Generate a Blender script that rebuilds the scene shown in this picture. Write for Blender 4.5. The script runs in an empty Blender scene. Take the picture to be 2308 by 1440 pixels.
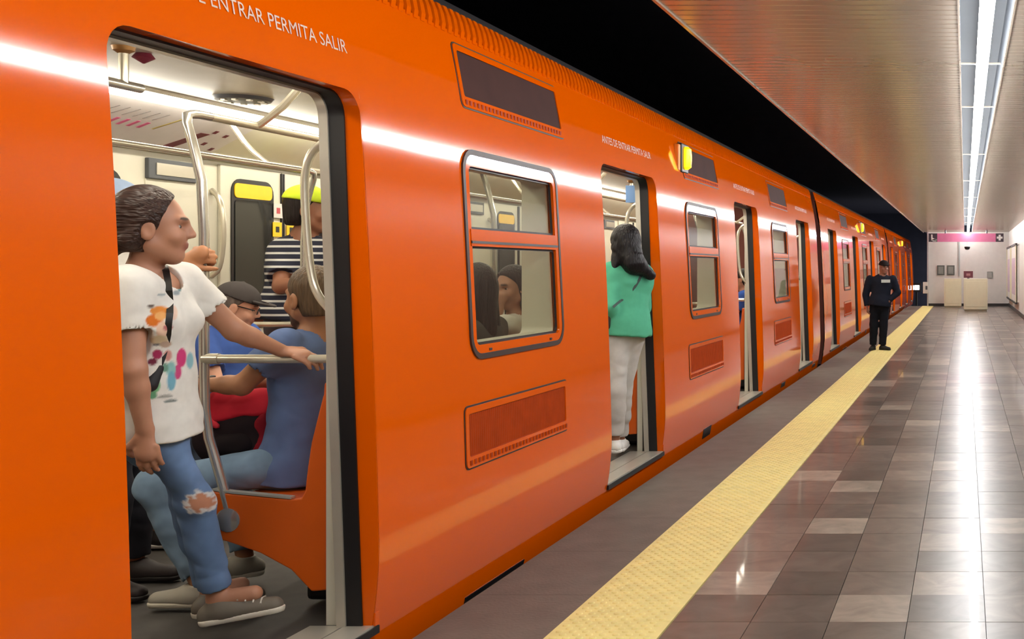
import bpy, math, random
import numpy as np
from mathutils import Vector, Matrix
SC = bpy.context.scene
COL = SC.collection
random.seed(7)
# ------------------------------------------------------------------ camera
FPX, VX, VY, EYE = 2550.0, 2175.0, 605.0, 1.5      # focal length and vanishing point of the photo (2308 x 1440)
cd = bpy.data.cameras.new('camera')
cam = bpy.data.objects.new('camera', cd); COL.objects.link(cam)
cam.location = (0, 0, EYE); cam.rotation_euler = (math.pi/2, 0, 0)
cd.sensor_fit = 'HORIZONTAL'; cd.sensor_width = 36.0; cd.lens = 36.0*FPX/2308.0
cd.shift_x = (1154.0-VX)/2308.0; cd.shift_y = (VY-720.0)/2308.0
cd.clip_start = 0.05; cd.clip_end = 300
SC.camera = cam
# ------------------------------------------------------------------ world, exposure, strengths of the lamps the place has
w = bpy.data.worlds.new('world'); SC.world = w; w.use_nodes = True
w.node_tree.nodes['Background'].inputs[0].default_value = (1.0, 0.98, 0.96, 1)
w.node_tree.nodes['Background'].inputs[1].default_value = 0.55
SC.view_settings.view_transform = 'Standard'; SC.view_settings.look = 'None'
SC.view_settings.exposure = 0.22; SC.view_settings.gamma = 1.0
SC.view_settings.use_curve_mapping = False
SC.cycles.max_bounces = 4; SC.cycles.diffuse_bounces = 2; SC.cycles.glossy_bounces = 3; SC.cycles.adaptive_threshold = 0.02; SC.cycles.use_light_tree = False; SC.cycles.transparent_max_bounces = 8
SC.cycles.caustics_reflective = False; SC.cycles.caustics_refractive = False
TUBE_POWER = 49.0      # platform ceiling tubes
CAR_POWER = 19.5       # strips inside the cars
# ------------------------------------------------------------------ helpers
def P(px, py, Y):
    return Vector(((px-VX)*Y/FPX, Y, EYE-(py-VY)*Y/FPX))
def lin(c):
    return tuple(((v/255.0)/12.92 if v/255.0 <= 0.04045 else ((v/255.0+0.055)/1.055)**2.4) for v in c)
MATS = {}
def M(name, col, rough=0.5, metal=0.0, coat=0.0, var=0.06, scale=6.0, bump=0.0, bscale=None, emit=0.0, ecol=None, spec=None, vcol=False, aniso=None):
    if name in MATS: return MATS[name]
    m = bpy.data.materials.new(name); m.use_nodes = True
    nt = m.node_tree; b = nt.nodes['Principled BSDF']
    c = lin(col) if col else (1, 1, 1)
    tc = nt.nodes.new('ShaderNodeTexCoord'); co = tc.outputs['Object']
    if aniso:
        mp_ = nt.nodes.new('ShaderNodeMapping'); mp_.inputs['Scale'].default_value = aniso; nt.links.new(co, mp_.inputs['Vector']); co = mp_.outputs['Vector']
    nz = nt.nodes.new('ShaderNodeTexNoise'); nz.inputs['Scale'].default_value = scale; nz.inputs['Detail'].default_value = 2
    nt.links.new(co, nz.inputs['Vector'])
    mr = nt.nodes.new('ShaderNodeMapRange')
    mr.inputs['From Min'].default_value = 0.25; mr.inputs['From Max'].default_value = 0.75
    mr.inputs['To Min'].default_value = 1-var; mr.inputs['To Max'].default_value = 1+var
    nt.links.new(nz.outputs['Fac'], mr.inputs['Value'])
    mx = nt.nodes.new('ShaderNodeVectorMath'); mx.operation = 'SCALE'
    if vcol:
        at = nt.nodes.new('ShaderNodeAttribute'); at.attribute_name = 'Col'
        nt.links.new(at.outputs['Color'], mx.inputs[0])
    else:
        mx.inputs[0].default_value = c
    nt.links.new(mr.outputs['Result'], mx.inputs['Scale'])
    nt.links.new(mx.outputs['Vector'], b.inputs['Base Color'])
    b.inputs['Roughness'].default_value = rough; b.inputs['Metallic'].default_value = metal
    b.inputs['Coat Weight'].default_value = coat; b.inputs['Coat Roughness'].default_value = 0.04
    if spec is not None: b.inputs['Specular IOR Level'].default_value = spec
    if bump:
        bn = nt.nodes.new('ShaderNodeBump'); bn.inputs['Strength'].default_value = bump; bn.inputs['Distance'].default_value = 0.02
        n2 = nt.nodes.new('ShaderNodeTexNoise'); n2.inputs['Scale'].default_value = bscale or scale; n2.inputs['Detail'].default_value = 1
        nt.links.new(co, n2.inputs['Vector'])
        nt.links.new(n2.outputs['Fac'], bn.inputs['Height']); nt.links.new(bn.outputs['Normal'], b.inputs['Normal'])
    if emit:
        b.inputs['Emission Color'].default_value = (*(lin(ecol) if ecol else c), 1); b.inputs['Emission Strength'].default_value = emit
    MATS[name] = m
    return m
def glass_mat(name, tint, refl=0.08, rough=0.02, alpha=0.9):
    m = bpy.data.materials.new(name); m.use_nodes = True; nt = m.node_tree
    for n in list(nt.nodes): nt.nodes.remove(n)
    out = nt.nodes.new('ShaderNodeOutputMaterial')
    tr = nt.nodes.new('ShaderNodeBsdfTransparent'); tr.inputs[0].default_value = (*[alpha*v for v in lin(tint)], 1)
    gl = nt.nodes.new('ShaderNodeBsdfGlossy'); gl.inputs['Roughness'].default_value = rough
    lw = nt.nodes.new('ShaderNodeLayerWeight'); lw.inputs[0].default_value = 0.5
    pw = nt.nodes.new('ShaderNodeMath'); pw.operation = 'POWER'; pw.inputs[1].default_value = 4.0; nt.links.new(lw.outputs['Facing'], pw.inputs[0])
    fr = nt.nodes.new('ShaderNodeMath'); fr.operation = 'MULTIPLY_ADD'; fr.inputs[1].default_value = 0.55; fr.inputs[2].default_value = 0.04; nt.links.new(pw.outputs[0], fr.inputs[0])
    mx = nt.nodes.new('ShaderNodeMixShader')
    nt.links.new(fr.outputs[0], mx.inputs[0]); nt.links.new(tr.outputs[0], mx.inputs[1]); nt.links.new(gl.outputs[0], mx.inputs[2])
    nt.links.new(mx.outputs[0], out.inputs[0])
    MATS[name] = m
    return m
def tag(o, label=None, cat=None, group=None, kind=None):
    if label: o['label'] = label
    if cat: o['category'] = cat
    if group: o['group'] = group
    if kind: o['kind'] = kind
    return o
def empty(name, loc, label=None, cat=None, group=None, kind=None):
    o = bpy.data.objects.new(name, None); COL.objects.link(o); o.location = loc; o.empty_display_size = 0.1
    WORLD[o.name] = Vector(loc)
    return tag(o, label, cat, group, kind)
WORLD = {}
class MB:
    """collects shapes in world coordinates; build() links them as one mesh object"""
    def __init__(s): s.v = []; s.f = []; s.m = []
    def add(s, vs, fs, mi=0):
        n = len(s.v); s.v += [tuple(v) for v in vs]; s.f += [tuple(i+n for i in f) for f in fs]; s.m += [mi]*len(fs); return s
    def box(s, x0, x1, y0, y1, z0, z1, mi=0):
        x0, x1 = min(x0, x1), max(x0, x1); y0, y1 = min(y0, y1), max(y0, y1); z0, z1 = min(z0, z1), max(z0, z1)
        return s.add([(x0,y0,z0),(x1,y0,z0),(x1,y1,z0),(x0,y1,z0),(x0,y0,z1),(x1,y0,z1),(x1,y1,z1),(x0,y1,z1)],
                     [(0,3,2,1),(4,5,6,7),(0,1,5,4),(1,2,6,5),(2,3,7,6),(3,0,4,7)], mi)
    def quad(s, a, b, c, d, mi=0): return s.add([a, b, c, d], [(0,1,2,3)], mi)
    def tube(s, pts, r, n=10, mi=0, smooth=0, rads=None):
        pts = [Vector(p) for p in pts]
        for _ in range(smooth):
            q = [pts[0]]
            for a, b in zip(pts[:-1], pts[1:]): q += [a.lerp(b, .25), a.lerp(b, .75)]
            pts = q+[pts[-1]]
        vs = []; fs = []
        up = None
        for i, p in enumerate(pts):
            t = (pts[min(i+1, len(pts)-1)]-pts[max(i-1, 0)]).normalized()
            if up is None: up = Vector((0,0,1)) if abs(t.z) < .9 else Vector((0,1,0))
            a = t.cross(up).normalized(); up = a.cross(t).normalized()
            rr = rads[i] if rads else r
            for k in range(n):
                an = 2*math.pi*k/n; vs.append(p+a*math.cos(an)*rr+up*math.sin(an)*rr)
        for i in range(len(pts)-1):
            for k in range(n):
                fs.append((i*n+k, i*n+(k+1) % n, (i+1)*n+(k+1) % n, (i+1)*n+k))
        fs.append(tuple(range(n-1, -1, -1))); L = (len(pts)-1)*n; fs.append(tuple(range(L, L+n)))
        return s.add(vs, fs, mi)
    def prism(s, poly, d, mi=0):
        """poly: list of 3D points (planar), extruded by vector d"""
        d = Vector(d); n = len(poly); a = [Vector(p) for p in poly]; b = [p+d for p in a]
        fs = [tuple(range(n-1, -1, -1)), tuple(range(n, 2*n))]+[(i, (i+1) % n, n+(i+1) % n, n+i) for i in range(n)]
        return s.add(a+b, fs, mi)
    def lathe(s, c, prof, axis=(0,0,1), n=20, mi=0):
        c = Vector(c); ax = Vector(axis).normalized(); a = ax.orthogonal().normalized(); b = ax.cross(a)
        vs = []; fs = []
        for r, h in prof:
            for k in range(n):
                an = 2*math.pi*k/n; vs.append(c+ax*h+(a*math.cos(an)+b*math.sin(an))*r)
        for i in range(len(prof)-1):
            for k in range(n): fs.append((i*n+k, i*n+(k+1) % n, (i+1)*n+(k+1) % n, (i+1)*n+k))
        fs.append(tuple(range(n-1, -1, -1))); L = (len(prof)-1)*n; fs.append(tuple(range(L, L+n)))
        return s.add(vs, fs, mi)
    def build(s, name, mats, parent=None, origin=None, smooth=False, bevel=0, fix=True, **tags):
        me = bpy.data.meshes.new(name)
        if parent is not None: o0 = WORLD[parent.name]
        elif origin is not None: o0 = Vector(origin)
        else:
            A = np.array(s.v); o0 = Vector(((A[:,0].min()+A[:,0].max())/2, (A[:,1].min()+A[:,1].max())/2, A[:,2].min()))
        me.from_pydata([(x-o0.x, y-o0.y, z-o0.z) for x, y, z in s.v], [], s.f)
        for m in (mats if isinstance(mats, (list, tuple)) else [mats]): me.materials.append(m)
        me.polygons.foreach_set('material_index', s.m)
        if fix:
            import bmesh
            bm = bmesh.new(); bm.from_mesh(me); bmesh.ops.recalc_face_normals(bm, faces=bm.faces); bm.to_mesh(me); bm.free()
        if smooth:
            me.polygons.foreach_set('use_smooth', [True]*len(me.polygons))
            if smooth != 'all': me.set_sharp_from_angle(angle=math.radians(38))
        me.update()
        o = bpy.data.objects.new(name, me); COL.objects.link(o)
        if parent is not None: o.parent = parent
        else: o.location = o0
        WORLD[o.name] = o0
        if bevel:
            md = o.modifiers.new('bevel', 'BEVEL'); md.width = bevel; md.segments = 2; md.limit_method = 'ANGLE'
        return tag(o, tags.get('label'), tags.get('cat'), tags.get('group'), tags.get('kind'))
def copy_part(o, parent, off):
    """a copy of a child that shares its mesh, shifted by off inside its parent"""
    c = o.copy(); COL.objects.link(c); c.parent = parent; c.location = o.location+Vector(off); WORLD[c.name] = WORLD[o.name]
    return c
def copy_tree(o, parent=None):
    c = o.copy(); COL.objects.link(c); c.parent = parent; WORLD[c.name] = WORLD[o.name]
    for ch in list(o.children): copy_tree(ch, c)
    return c
def rr(y0, y1, z0, z1, r, n=5):
    """rounded rectangle loop of (y, z)"""
    pts = []
    for cy, cz, a0 in ((y1-r, z0+r, -90), (y1-r, z1-r, 0), (y0+r, z1-r, 90), (y0+r, z0+r, 180)):
        for k in range(n+1):
            a = math.radians(a0+90.0*k/n); pts.append((cy+r*math.cos(a), cz+r*math.sin(a)))
    return pts
# ================================================================== the station
m_tile = M('marble_tile', (122, 110, 98), 0.3, coat=0.22)
def tile_material():
    m = m_tile; nt = m.node_tree; b = nt.nodes['Principled BSDF']
    geo = nt.nodes.new('ShaderNodeNewGeometry')
    dv = nt.nodes.new('ShaderNodeVectorMath'); dv.operation = 'DIVIDE'; dv.inputs[1].default_value = (TPX, TPY, 10)
    of = nt.nodes.new('ShaderNodeVectorMath'); of.operation = 'SUBTRACT'; of.inputs[1].default_value = (TX0, TY0, -5)
    nt.links.new(geo.outputs['Position'], of.inputs[0]); nt.links.new(of.outputs[0], dv.inputs[0])
    fl = nt.nodes.new('ShaderNodeVectorMath'); fl.operation = 'FLOOR'; nt.links.new(dv.outputs[0], fl.inputs[0])
    wn = nt.nodes.new('ShaderNodeTexWhiteNoise'); wn.noise_dimensions = '3D'; nt.links.new(fl.outputs[0], wn.inputs['Vector'])
    rp = nt.nodes.new('ShaderNodeValToRGB'); e = rp.color_ramp.elements
    e[0].position = 0.0; e[0].color = (*lin((92, 84, 76)), 1); e[1].position = 1.0; e[1].color = (*lin((164, 153, 138)), 1)
    for p, c in ((0.3, (102, 93, 85)), (0.55, (112, 102, 93)), (0.78, (122, 111, 101)), (0.9, (140, 129, 117))):
        q = e.new(p); q.color = (*lin(c), 1)
    nt.links.new(wn.outputs['Value'], rp.inputs[0])
    # veins, each tile turned its own way
    ad = nt.nodes.new('ShaderNodeVectorMath'); ad.operation = 'MULTIPLY_ADD'; ad.inputs[1].default_value = (7, 7, 7)
    nt.links.new(wn.outputs['Color'], ad.inputs[0]); nt.links.new(geo.outputs['Position'], ad.inputs[2])
    nz = nt.nodes.new('ShaderNodeTexNoise'); nz.inputs['Scale'].default_value = 4.5; nz.inputs['Detail'].default_value = 5; nz.inputs['Distortion'].default_value = 1.2; nz.inputs['Roughness'].default_value = 0.55
    nt.links.new(ad.outputs[0], nz.inputs['Vector'])
    r2 = nt.nodes.new('ShaderNodeMapRange'); r2.inputs['From Min'].default_value = 0.3; r2.inputs['From Max'].default_value = 0.72; r2.inputs['To Min'].default_value = 0.66; r2.inputs['To Max'].default_value = 1.32
    nt.links.new(nz.outputs['Fac'], r2.inputs['Value'])
    mu = nt.nodes.new('ShaderNodeVectorMath'); mu.operation = 'SCALE'
    nt.links.new(rp.outputs['Color'], mu.inputs[0]); nt.links.new(r2.outputs[0], mu.inputs['Scale'])
    nt.links.new(mu.outputs[0], b.inputs['Base Color']); b.inputs['Roughness'].default_value = 0.30
XE, XY0, XY1, XW = -2.24, -1.705, -1.243, 1.75       # platform edge, yellow strip, right wall
YB, YW = -6.0, 45.0                                 # behind the camera, end wall
TX0, TPX, TY0, TPY = XY1, (XW-XY1)/9.0, 3.6, 0.40
tile_material()
m_conc = M('dark_edge_concrete', (110, 102, 94), 0.55, var=0.16, scale=5, bump=0.12, bscale=60)
m_joint = M('joint', (70, 64, 58), 0.7)
m_yel = M('yellow_tactile', (242, 226, 150), 0.5, var=0.10, scale=9)
m_white = M('painted_white', (226, 220, 212), 0.45, var=0.03)
m_dark = M('tunnel_black', (60, 62, 80), 0.9, var=0.1, scale=2)
m_blackrub = M('black_rubber', (18, 17, 20), 0.45)
m_trackbed = M('track_ballast', (34, 31, 29), 0.95, var=0.3, scale=20)
m_slat = M('ceiling_metal', (200, 186, 168), 0.22, metal=0.5, var=0.05, scale=3, bump=0.25, bscale=2.2)
m_steel = M('brushed_steel', (198, 192, 180), 0.28, metal=0.9, var=0.05)
m_tubelamp = M('tube_glow', (255, 255, 255), 0.4, emit=TUBE_POWER, ecol=(252, 252, 252))
m_gray = M('grey_metal', (92, 94, 98), 0.5, metal=0.3)
m_dkbase = M('dark_baseboard', (46, 42, 40), 0.5)
m_cream = M('cream_panel', (232, 222, 188), 0.5, var=0.03)
m_pink = M('pink_enamel', (198, 104, 138), 0.18, var=0.05)

mb = MB().box(XE, XW, YB, YW, -1.15, -0.022)
floor = mb.build('floor', m_joint, origin=(0, 0, 0), kind='structure')
# plain near part, under and behind the camera
MB().box(XY1, XW, YB, TY0-.004, -0.022, 0).build('floor_field', m_tile, floor)
t = MB().box(TX0+.0015, TX0+TPX-.0015, TY0+.0015, TY0+TPY-.0015, -0.022, 0).build('floor_tile', m_tile, floor)
ncol, nrow = 9, int((YW-TY0)/TPY)
jr = random.Random(3)
for j in range(33):
    for i in range(ncol):
        if i or j: copy_part(t, floor, (i*TPX, j*TPY, jr.uniform(-.0006, .0006)))
mb = MB()
for j in range(33, nrow+1):
    for i in range(ncol):
        y0 = TY0+j*TPY
        mb.box(TX0+i*TPX+.0015, TX0+(i+1)*TPX-.0015, y0+.0015, min(YW, y0+TPY-.0015), -0.022, 0)
mb.build('floor_tile_field', m_tile, floor, kind='stuff', fix=False)
# dark edge slabs
e0 = MB().box(XE, XY0-.003, 2.0+.001, 2.8-.001, -0.022, 0).build('edge_slab', m_conc, floor)
for j in range(1, 54): copy_part(e0, floor, (0, .8*j, 0))
MB().box(XE, XY0-.003, YB, 2.0, -0.022, 0).build('edge_slab', m_conc, floor)
# tactile tiles with raised domes
mb = MB().box(XY0, XY1-.003, TY0, TY0+.397, -0.022, 0.004)
for r in range(10):
    for c in range(8):
        cx = XY0+.035+c*.0545+(.027 if r % 2 else 0); cy = TY0+.02+r*.0397
        if cx > XY1-.02: continue
        mb.lathe((cx, cy, .004), [(.016, 0), (.012, .005), (.005, .006)], n=8)
tt = mb.build('tactile_tile', m_yel, floor, fix=False, smooth=True)
for j in range(-3, int((YW-TY0)/.4)+1):
    if j: copy_part(tt, floor, (0, .4*j, 0))
MB().box(XY0, XY1-.003, YB, TY0-1.2, -0.022, 0.004).build('tactile_strip', m_yel, floor)

# tunnel for the train
MB().box(-8, XE, YB, 64, -1.35, -1.2).build('trackbed', m_trackbed, origin=(-4, 0, -1.2), kind='structure')
MB().box(-6.4, -6.2, YB, 64, -1.2, 4.7).build('wall_left', m_dark, origin=(-6.3, 20, -1.2), kind='structure')
MB().box(-6.4, XW+.3, 64, 64.2, -1.2, 4.7).build('wall_tunnel_end', m_dark, origin=(-4, 64, -1.2), kind='structure')
ZC = 2.95; XC0 = -1.68
MB().box(-6.4, XC0, YB, 64, 4.6, 4.8).build('ceiling_tunnel', m_dark, origin=(-4, 20, 4.6), kind='structure')
MB().box(-1.62, -1.5, YB, 64, ZC+.03, 4.7).build('wall_fascia', m_dark, origin=(-1.5, 20, ZC), kind='structure')
# ceiling of metal slats with the light slot
S0, S1 = -0.03, 0.27
ceil = MB().box(-1.6, XW+.2, YB, 46, 3.45, 3.55).build('ceiling', m_dark, origin=(0, 0, 2.95), kind='structure')
def slat(mb, x0, x1, y0):
    prof = [(0, .022), (0, .004), (.006, 0), (.105, 0), (.111, .004), (.111, .022)]
    return mb.prism([(x0, y0+a, ZC+b) for a, b in prof], (x1-x0, 0, 0))
for x0, x1 in ((XC0+.02, S0-.012), (S1+.012, XW)):
    s0 = slat(MB(), x0, x1, 4.8).build('ceiling_slat', m_slat, ceil)
    for j in range(1, 90): copy_part(s0, ceil, (0, .12*j, 0))
    mb = MB()
    for j in range(-90, 0): slat(mb, x0, x1, 4.8+.12*j)
    for j in range(90, 336): slat(mb, x0, x1, 4.8+.12*j)
    mb.build('ceiling_slat_field', m_slat, ceil, kind='stuff', fix=False)
MB().box(XC0, XC0+.02, YB, YW+.6, ZC-.012, ZC+.06).build('edge_trim', m_slat, ceil)
m_plenum = M('slot_inside', (40, 46, 54), 0.7)
for xa, xb in ((S0-.012, S0), (S1, S1+.012)):
    MB().box(xa, xb, YB, YW, ZC-.004, ZC+.004).build('slot_trim', m_slat, ceil)
    MB().box(xa, xb, YB, YW, ZC+.004, ZC+.30).build('slot_side', m_plenum, ceil)
MB().box(S0, S1, YB, YW, ZC+.26, ZC+.28).build('slot_top', m_plenum, ceil)
bar = MB().box(S0, S1, 8.52, 8.55, ZC+.09, ZC+.10).build('slot_crossbar', m_slat, ceil)
for yy in (6.25, 10.8, 15.3, 19.9, 24.5, 29.0, 33.5, 38.0): copy_part(bar, ceil, (0, yy-8.52, 0))
# fluorescent fixtures, end to end in the slot
def fixture():
    r = empty('light_fixture', (.12, 0, 2.97))
    MB().tube([(.12, .03, ZC-.03), (.12, 2.25, ZC-.03)], .042, n=14).build('tube', m_tubelamp, r, smooth=True)
    mb = MB().box(.09, .15, .0, 2.28, ZC+.035, ZC+.085); mb.build('housing', m_gray, r, bevel=.004)
    mb = MB().box(.10, .14, .0, .03, ZC-.055, ZC+.035); mb.build('lamp_holder', m_white, r)
    mb = MB().box(.10, .14, 2.25, 2.28, ZC-.055, ZC+.035); mb.build('lamp_holder', m_white, r)
    mb = MB().tube([(.12, 1.14, ZC+.085), (.12, 1.14, ZC+.26)], .008, n=6); mb.build('hanger', m_gray, r)
    return tag(r, 'fluorescent tube fixture in the dark slot of the slatted platform ceiling', 'light', 'tube fixtures in the ceiling slot')
fx = fixture()
for i in range(21):
    o = fx if i == 0 else copy_tree(fx)
    o.location = (.12, -3.0+2.28*i, 2.97)
# end wall
we = MB().box(-1.45, XW+.05, YW, YW+.25, 0, ZC).build('wall_end', m_white, origin=(0, YW, 0), kind='structure')
MB().box(-.26, -.20, YW-.05, YW, 1.2, 2.6).build('corner_strip', M('light_grey', (176, 178, 172), .5), we)
MB().box(-1.46, XW, YW-.03, YW, 0, .11).build('baseboard_end', m_dkbase, kind='structure')
MB().box(-1.5, -1.45, YW-.2, YW+.3, 0, ZC).build('trim_1', M('pale_corner', (190, 180, 178), .5), kind='structure')
# right wall, with display cases
wr = MB().box(XW, XW+.2, YB, YW+.2, 0, ZC+.02).build('wall_right', m_white, origin=(XW, 20, 0), kind='structure')
MB().box(XW-.012, XW, YB, 30.0, .12, ZC).build('added_dark_cladding', M('added_dark_stone', (104, 94, 86), .35, var=.2, scale=3), wr)  # unseen dark facing, added so the near orange paint reflects something darker
MB().box(XW-.03, XW, YB, YW-.03, 0, .12).build('baseboard_right', m_dkbase, kind='structure')
m_pinkpanel = M('pale_pink_panel', (196, 170, 184), .4, var=.08)
for k, (a, b, lb) in enumerate(((36.6, 40.4, 'nearer dark framed display case on the right wall'), (41.0, 44.4, 'farther dark framed display case on the right wall beside the end wall'))):
    r = empty('display_case', (XW-.06, a, .35), lb, 'display case')
    MB().box(XW-.09, XW, a, b, .40, 2.25).build('backing', m_white, r)
    MB().box(XW-.10, XW-.09, a+.5, b-.5, .62, 1.85).build('poster', m_pinkpanel, r)
    mb = MB().box(XW-.12, XW-.06, a, b, 2.25, 2.32); mb.build('frame_top', m_dkbase, r)
    mb = MB().box(XW-.12, XW-.06, a, a+.06, .40, 2.25); mb.build('frame_side', m_cream, r)
    mb = MB().box(XW-.12, XW-.06, b-.06, b, .40, 2.25); mb.build('frame_side', m_cream, r)
    mb = MB().box(XW-.12, XW-.06, a, b, .34, .40); mb.build('frame_bottom', m_dkbase, r)
# hanging sign
def px_at(px, Y): return (px-VX)*Y/FPX
YS = 43.2
sg = empty('hanging_sign', (0, YS, 2.5), 'long pink sign with black arrow ends hanging before the end wall', 'sign')
zx = lambda py, Y: EYE-(py-VY)*Y/FPX
x0, x1, za, zb = px_at(2093, YS), px_at(2262, YS), zx(545, YS), zx(526, YS)
MB().box(x0+.33, x1-.30, YS, YS+.1, za, zb).build('sign_panel', m_pink, sg)
m_blk = M('sign_black', (52, 34, 44), .3)
MB().box(x0, x0+.33, YS, YS+.1, za, zb).build('end_panel', m_blk, sg)
MB().box(x1-.30, x1, YS, YS+.1, za, zb).build('end_panel', m_blk, sg)
zc = (za+zb)/2
mb = MB().box(x0+.10, x0+.15, YS-.01, YS, za+.05, zb-.04); mb.add([(x0+.15, YS-.01, za+.05), (x0+.31, YS-.01, za+.05), (x0+.15, YS-.01, za+.16)], [(0,1,2)]); mb.box(x0+.15, x0+.31, YS-.01, YS, za+.02, za+.10)
mb.build('arrow', m_white, sg)
mb = MB().box(x1-.26, x1-.04, YS-.01, YS, zc-.04, zc+.04); mb.build('cross_bar', m_white, sg)
mb = MB().box(x1-.19, x1-.11, YS-.012, YS, zc-.11, zc+.11); mb.build('cross_bar', m_white, sg)
for px in (2131, 2224):
    MB().tube([(px_at(px, YS), YS+.05, zb), (px_at(px, YS), YS+.05, ZC)], .03, n=6).build('hanger', m_blk, sg)
# small things at the far end
c = P(2180, 556, 43.25)
r = empty('security_camera', c, 'small black dome camera hanging below the pink sign', 'camera')
MB().lathe(c+Vector((0,0,-.1)), [(.02, -.02), (.08, .0), (.11, .06), (.11, .10), (.05, .11)], n=14).build('dome', m_blackrub, r, smooth=True)
MB().tube([c+Vector((0,0,0)), (c.x, c.y, za)], .018, n=6).build('stem', m_white, r)
def cabinet(Y, pxl, pxr, pyt, lb):
    xl, xr, zt = px_at(pxl, Y), px_at(pxr, Y), zx(pyt, Y)
    r = empty('barrier_cabinet', ((xl+xr)/2, Y, 0), lb, 'cabinet')
    MB().box(xl, xr, Y, Y+.4, .06, zt).build('body', m_cream, r, bevel=.012)
    MB().box(xl+.03, xr-.03, Y+.03, Y+.38, 0, .06).build('plinth', M('beige_plinth', (170, 158, 130), .6), r)
    MB().box(xl+.05, xr-.05, Y-.012, Y, .16, zt-.08).build('front_panel', m_cream, r, bevel=.006)
    return zt
cabinet(43.3, 2128, 2167, 628, 'cream cabinet standing close to the end wall, the farther of two')
zt2 = cabinet(39.6, 2172, 2226, 628, 'cream cabinet standing in front, the nearer of two at the platform end')
a, b = P(2172, 611, 39.8), P(2193, 626, 39.8)
r = empty('notice_stand', ((a.x+b.x)/2, 39.8, zt2), 'small maroon notice standing on the nearer cream cabinet', 'notice')
MB().box(a.x, b.x, 39.78, 39.82, b.z, a.z).build('plate', M('maroon', (104, 44, 56), .5), r)
MB().box((a.x+b.x)/2-.07, (a.x+b.x)/2+.07, 39.77, 39.78, b.z+.07, a.z-.08).build('print', M('maroon_print', (168, 118, 118), .5), r)
MB().box((a.x+b.x)/2-.04, (a.x+b.x)/2+.04, 39.79, 39.83, zt2, b.z+.01).build('foot', m_gray, r)
for px, lb in ((2112, 'left of two square grey notices side by side on the end wall'), (2134.5, 'right of two square grey notices side by side on the end wall')):
    a, b = P(px, 598, YW-.05), P(px+17, 620, YW-.05)
    r = empty('wall_notice', (a.x, YW-.03, b.z), lb, 'notice')
    MB().box(a.x, b.x, YW-.04, YW, b.z, a.z).build('frame', M('notice_frame', (96, 98, 92), .5), r)
    MB().box(a.x+.05, b.x-.05, YW-.05, YW-.04, b.z+.05, a.z-.05).build('sheet', M('notice_sheet', (140, 142, 134), .5), r)
a, b = P(2225, 612, YW-.05), P(2237, 627, YW-.05)
r = empty('wall_notice', (a.x, YW-.03, b.z), 'small pale grey notice alone at the right of the end wall', 'notice')
MB().box(a.x, b.x, YW-.04, YW, b.z, a.z).build('frame', M('notice_pale', (150, 150, 142), .5), r)
MB().box(a.x+.03, b.x-.03, YW-.05, YW-.04, b.z+.03, a.z-.03).build('sheet', M('notice_sheet2', (172, 172, 164), .5), r)
c = P(2087, 650, 44.6)
r = empty('signal_box', c, 'small white box at the tunnel edge beside the end wall', 'box')
MB().box(c.x-.12, c.x+.09, 44.6, 44.9, c.z-.2, c.z+.25).build('housing', m_white, r, bevel=.01)
MB().box(c.x-.02, c.x+.06, 44.59, 44.6, c.z-.05, c.z+.1).build('door', m_gray, r)
c = P(2066, 648, 50.5)
r = empty('signal_lamp', (c.x, c.y, -1.2), 'glowing white signal lamp in the dark tunnel past the train', 'lamp')
MB().box(c.x-.10, c.x+.12, c.y-.05, c.y, c.z-.10, c.z+.10).build('lens', M('signal_glow', (255, 255, 255), .4, emit=3), r)
MB().box(c.x-.2, c.x+.2, c.y, c.y+.2, c.z-.2, c.z+.2).build('housing', m_blackrub, r)
MB().tube([(c.x, c.y+.1, c.z-.2), (c.x, c.y+.1, -1.2)], .04, n=8).build('post', m_blackrub, r)
# ================================================================== the train
m_org = M('orange_paint', (240, 98, 0), 0.07, spec=0.42, var=0.03, scale=1.2, bump=0.03, bscale=1.6)
m_orgd = M('orange_interior_plastic', (214, 92, 16), 0.4, var=0.05)
m_orgg = M('grille_orange', (176, 62, 10), 0.6, var=0.12, scale=12, spec=.15)
m_brown = M('grille_brown', (70, 40, 35), 0.7, var=0.1, spec=.15)
m_gask = M('window_gasket', (62, 44, 38), 0.45)
m_alu = M('aluminium', (206, 200, 186), 0.32, metal=0.55, var=0.05)
m_lining = M('cream_lining', (226, 220, 200), 0.35, var=0.03)
m_ceilcar = M('car_ceiling_grey', (186, 180, 168), 0.35, var=0.06)
m_carfloor = M('car_floor_rubber', (76, 72, 68), 0.6, var=0.14, scale=14)
m_pole = M('cream_steel_pole', (216, 208, 188), 0.22, metal=0.5, var=0.03)
m_chrome = M('chrome_pole', (206, 202, 194), 0.2, metal=.75, var=0.02)
m_strip = M('car_strip_glow', (255, 255, 255), 0.4, emit=CAR_POWER, ecol=(255, 247, 230))
m_blackp = M('black_plastic', (24, 22, 22), 0.4)
m_glassdark = M('night_glass', (20, 24, 26), 0.06, spec=0.6, var=0.2)
m_yelsign = M('yellow_sign_glow', (240, 190, 20), 0.4, var=0.08, emit=0.25)  # faint glow added to the yellow; these signs and stickers are no lamps
m_pane = glass_mat('window_glass', (236, 238, 232))
m_text = M('white_lettering', (236, 206, 188), 0.5)
m_under = M('underframe', (30, 24, 22), 0.8)
m_bellows = M('gangway_rubber', (96, 42, 28), 0.6)
m_lamp = M('amber_lamp', (255, 206, 20), 0.3, emit=2.6, ecol=(255, 190, 10))
DK, DW, SP = 3.078, 1.302, 4.185
CY0, CY1, PITCH = 2.10, 17.75, 16.2
ZSILL, ZTOP = 0.115, 2.185
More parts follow.
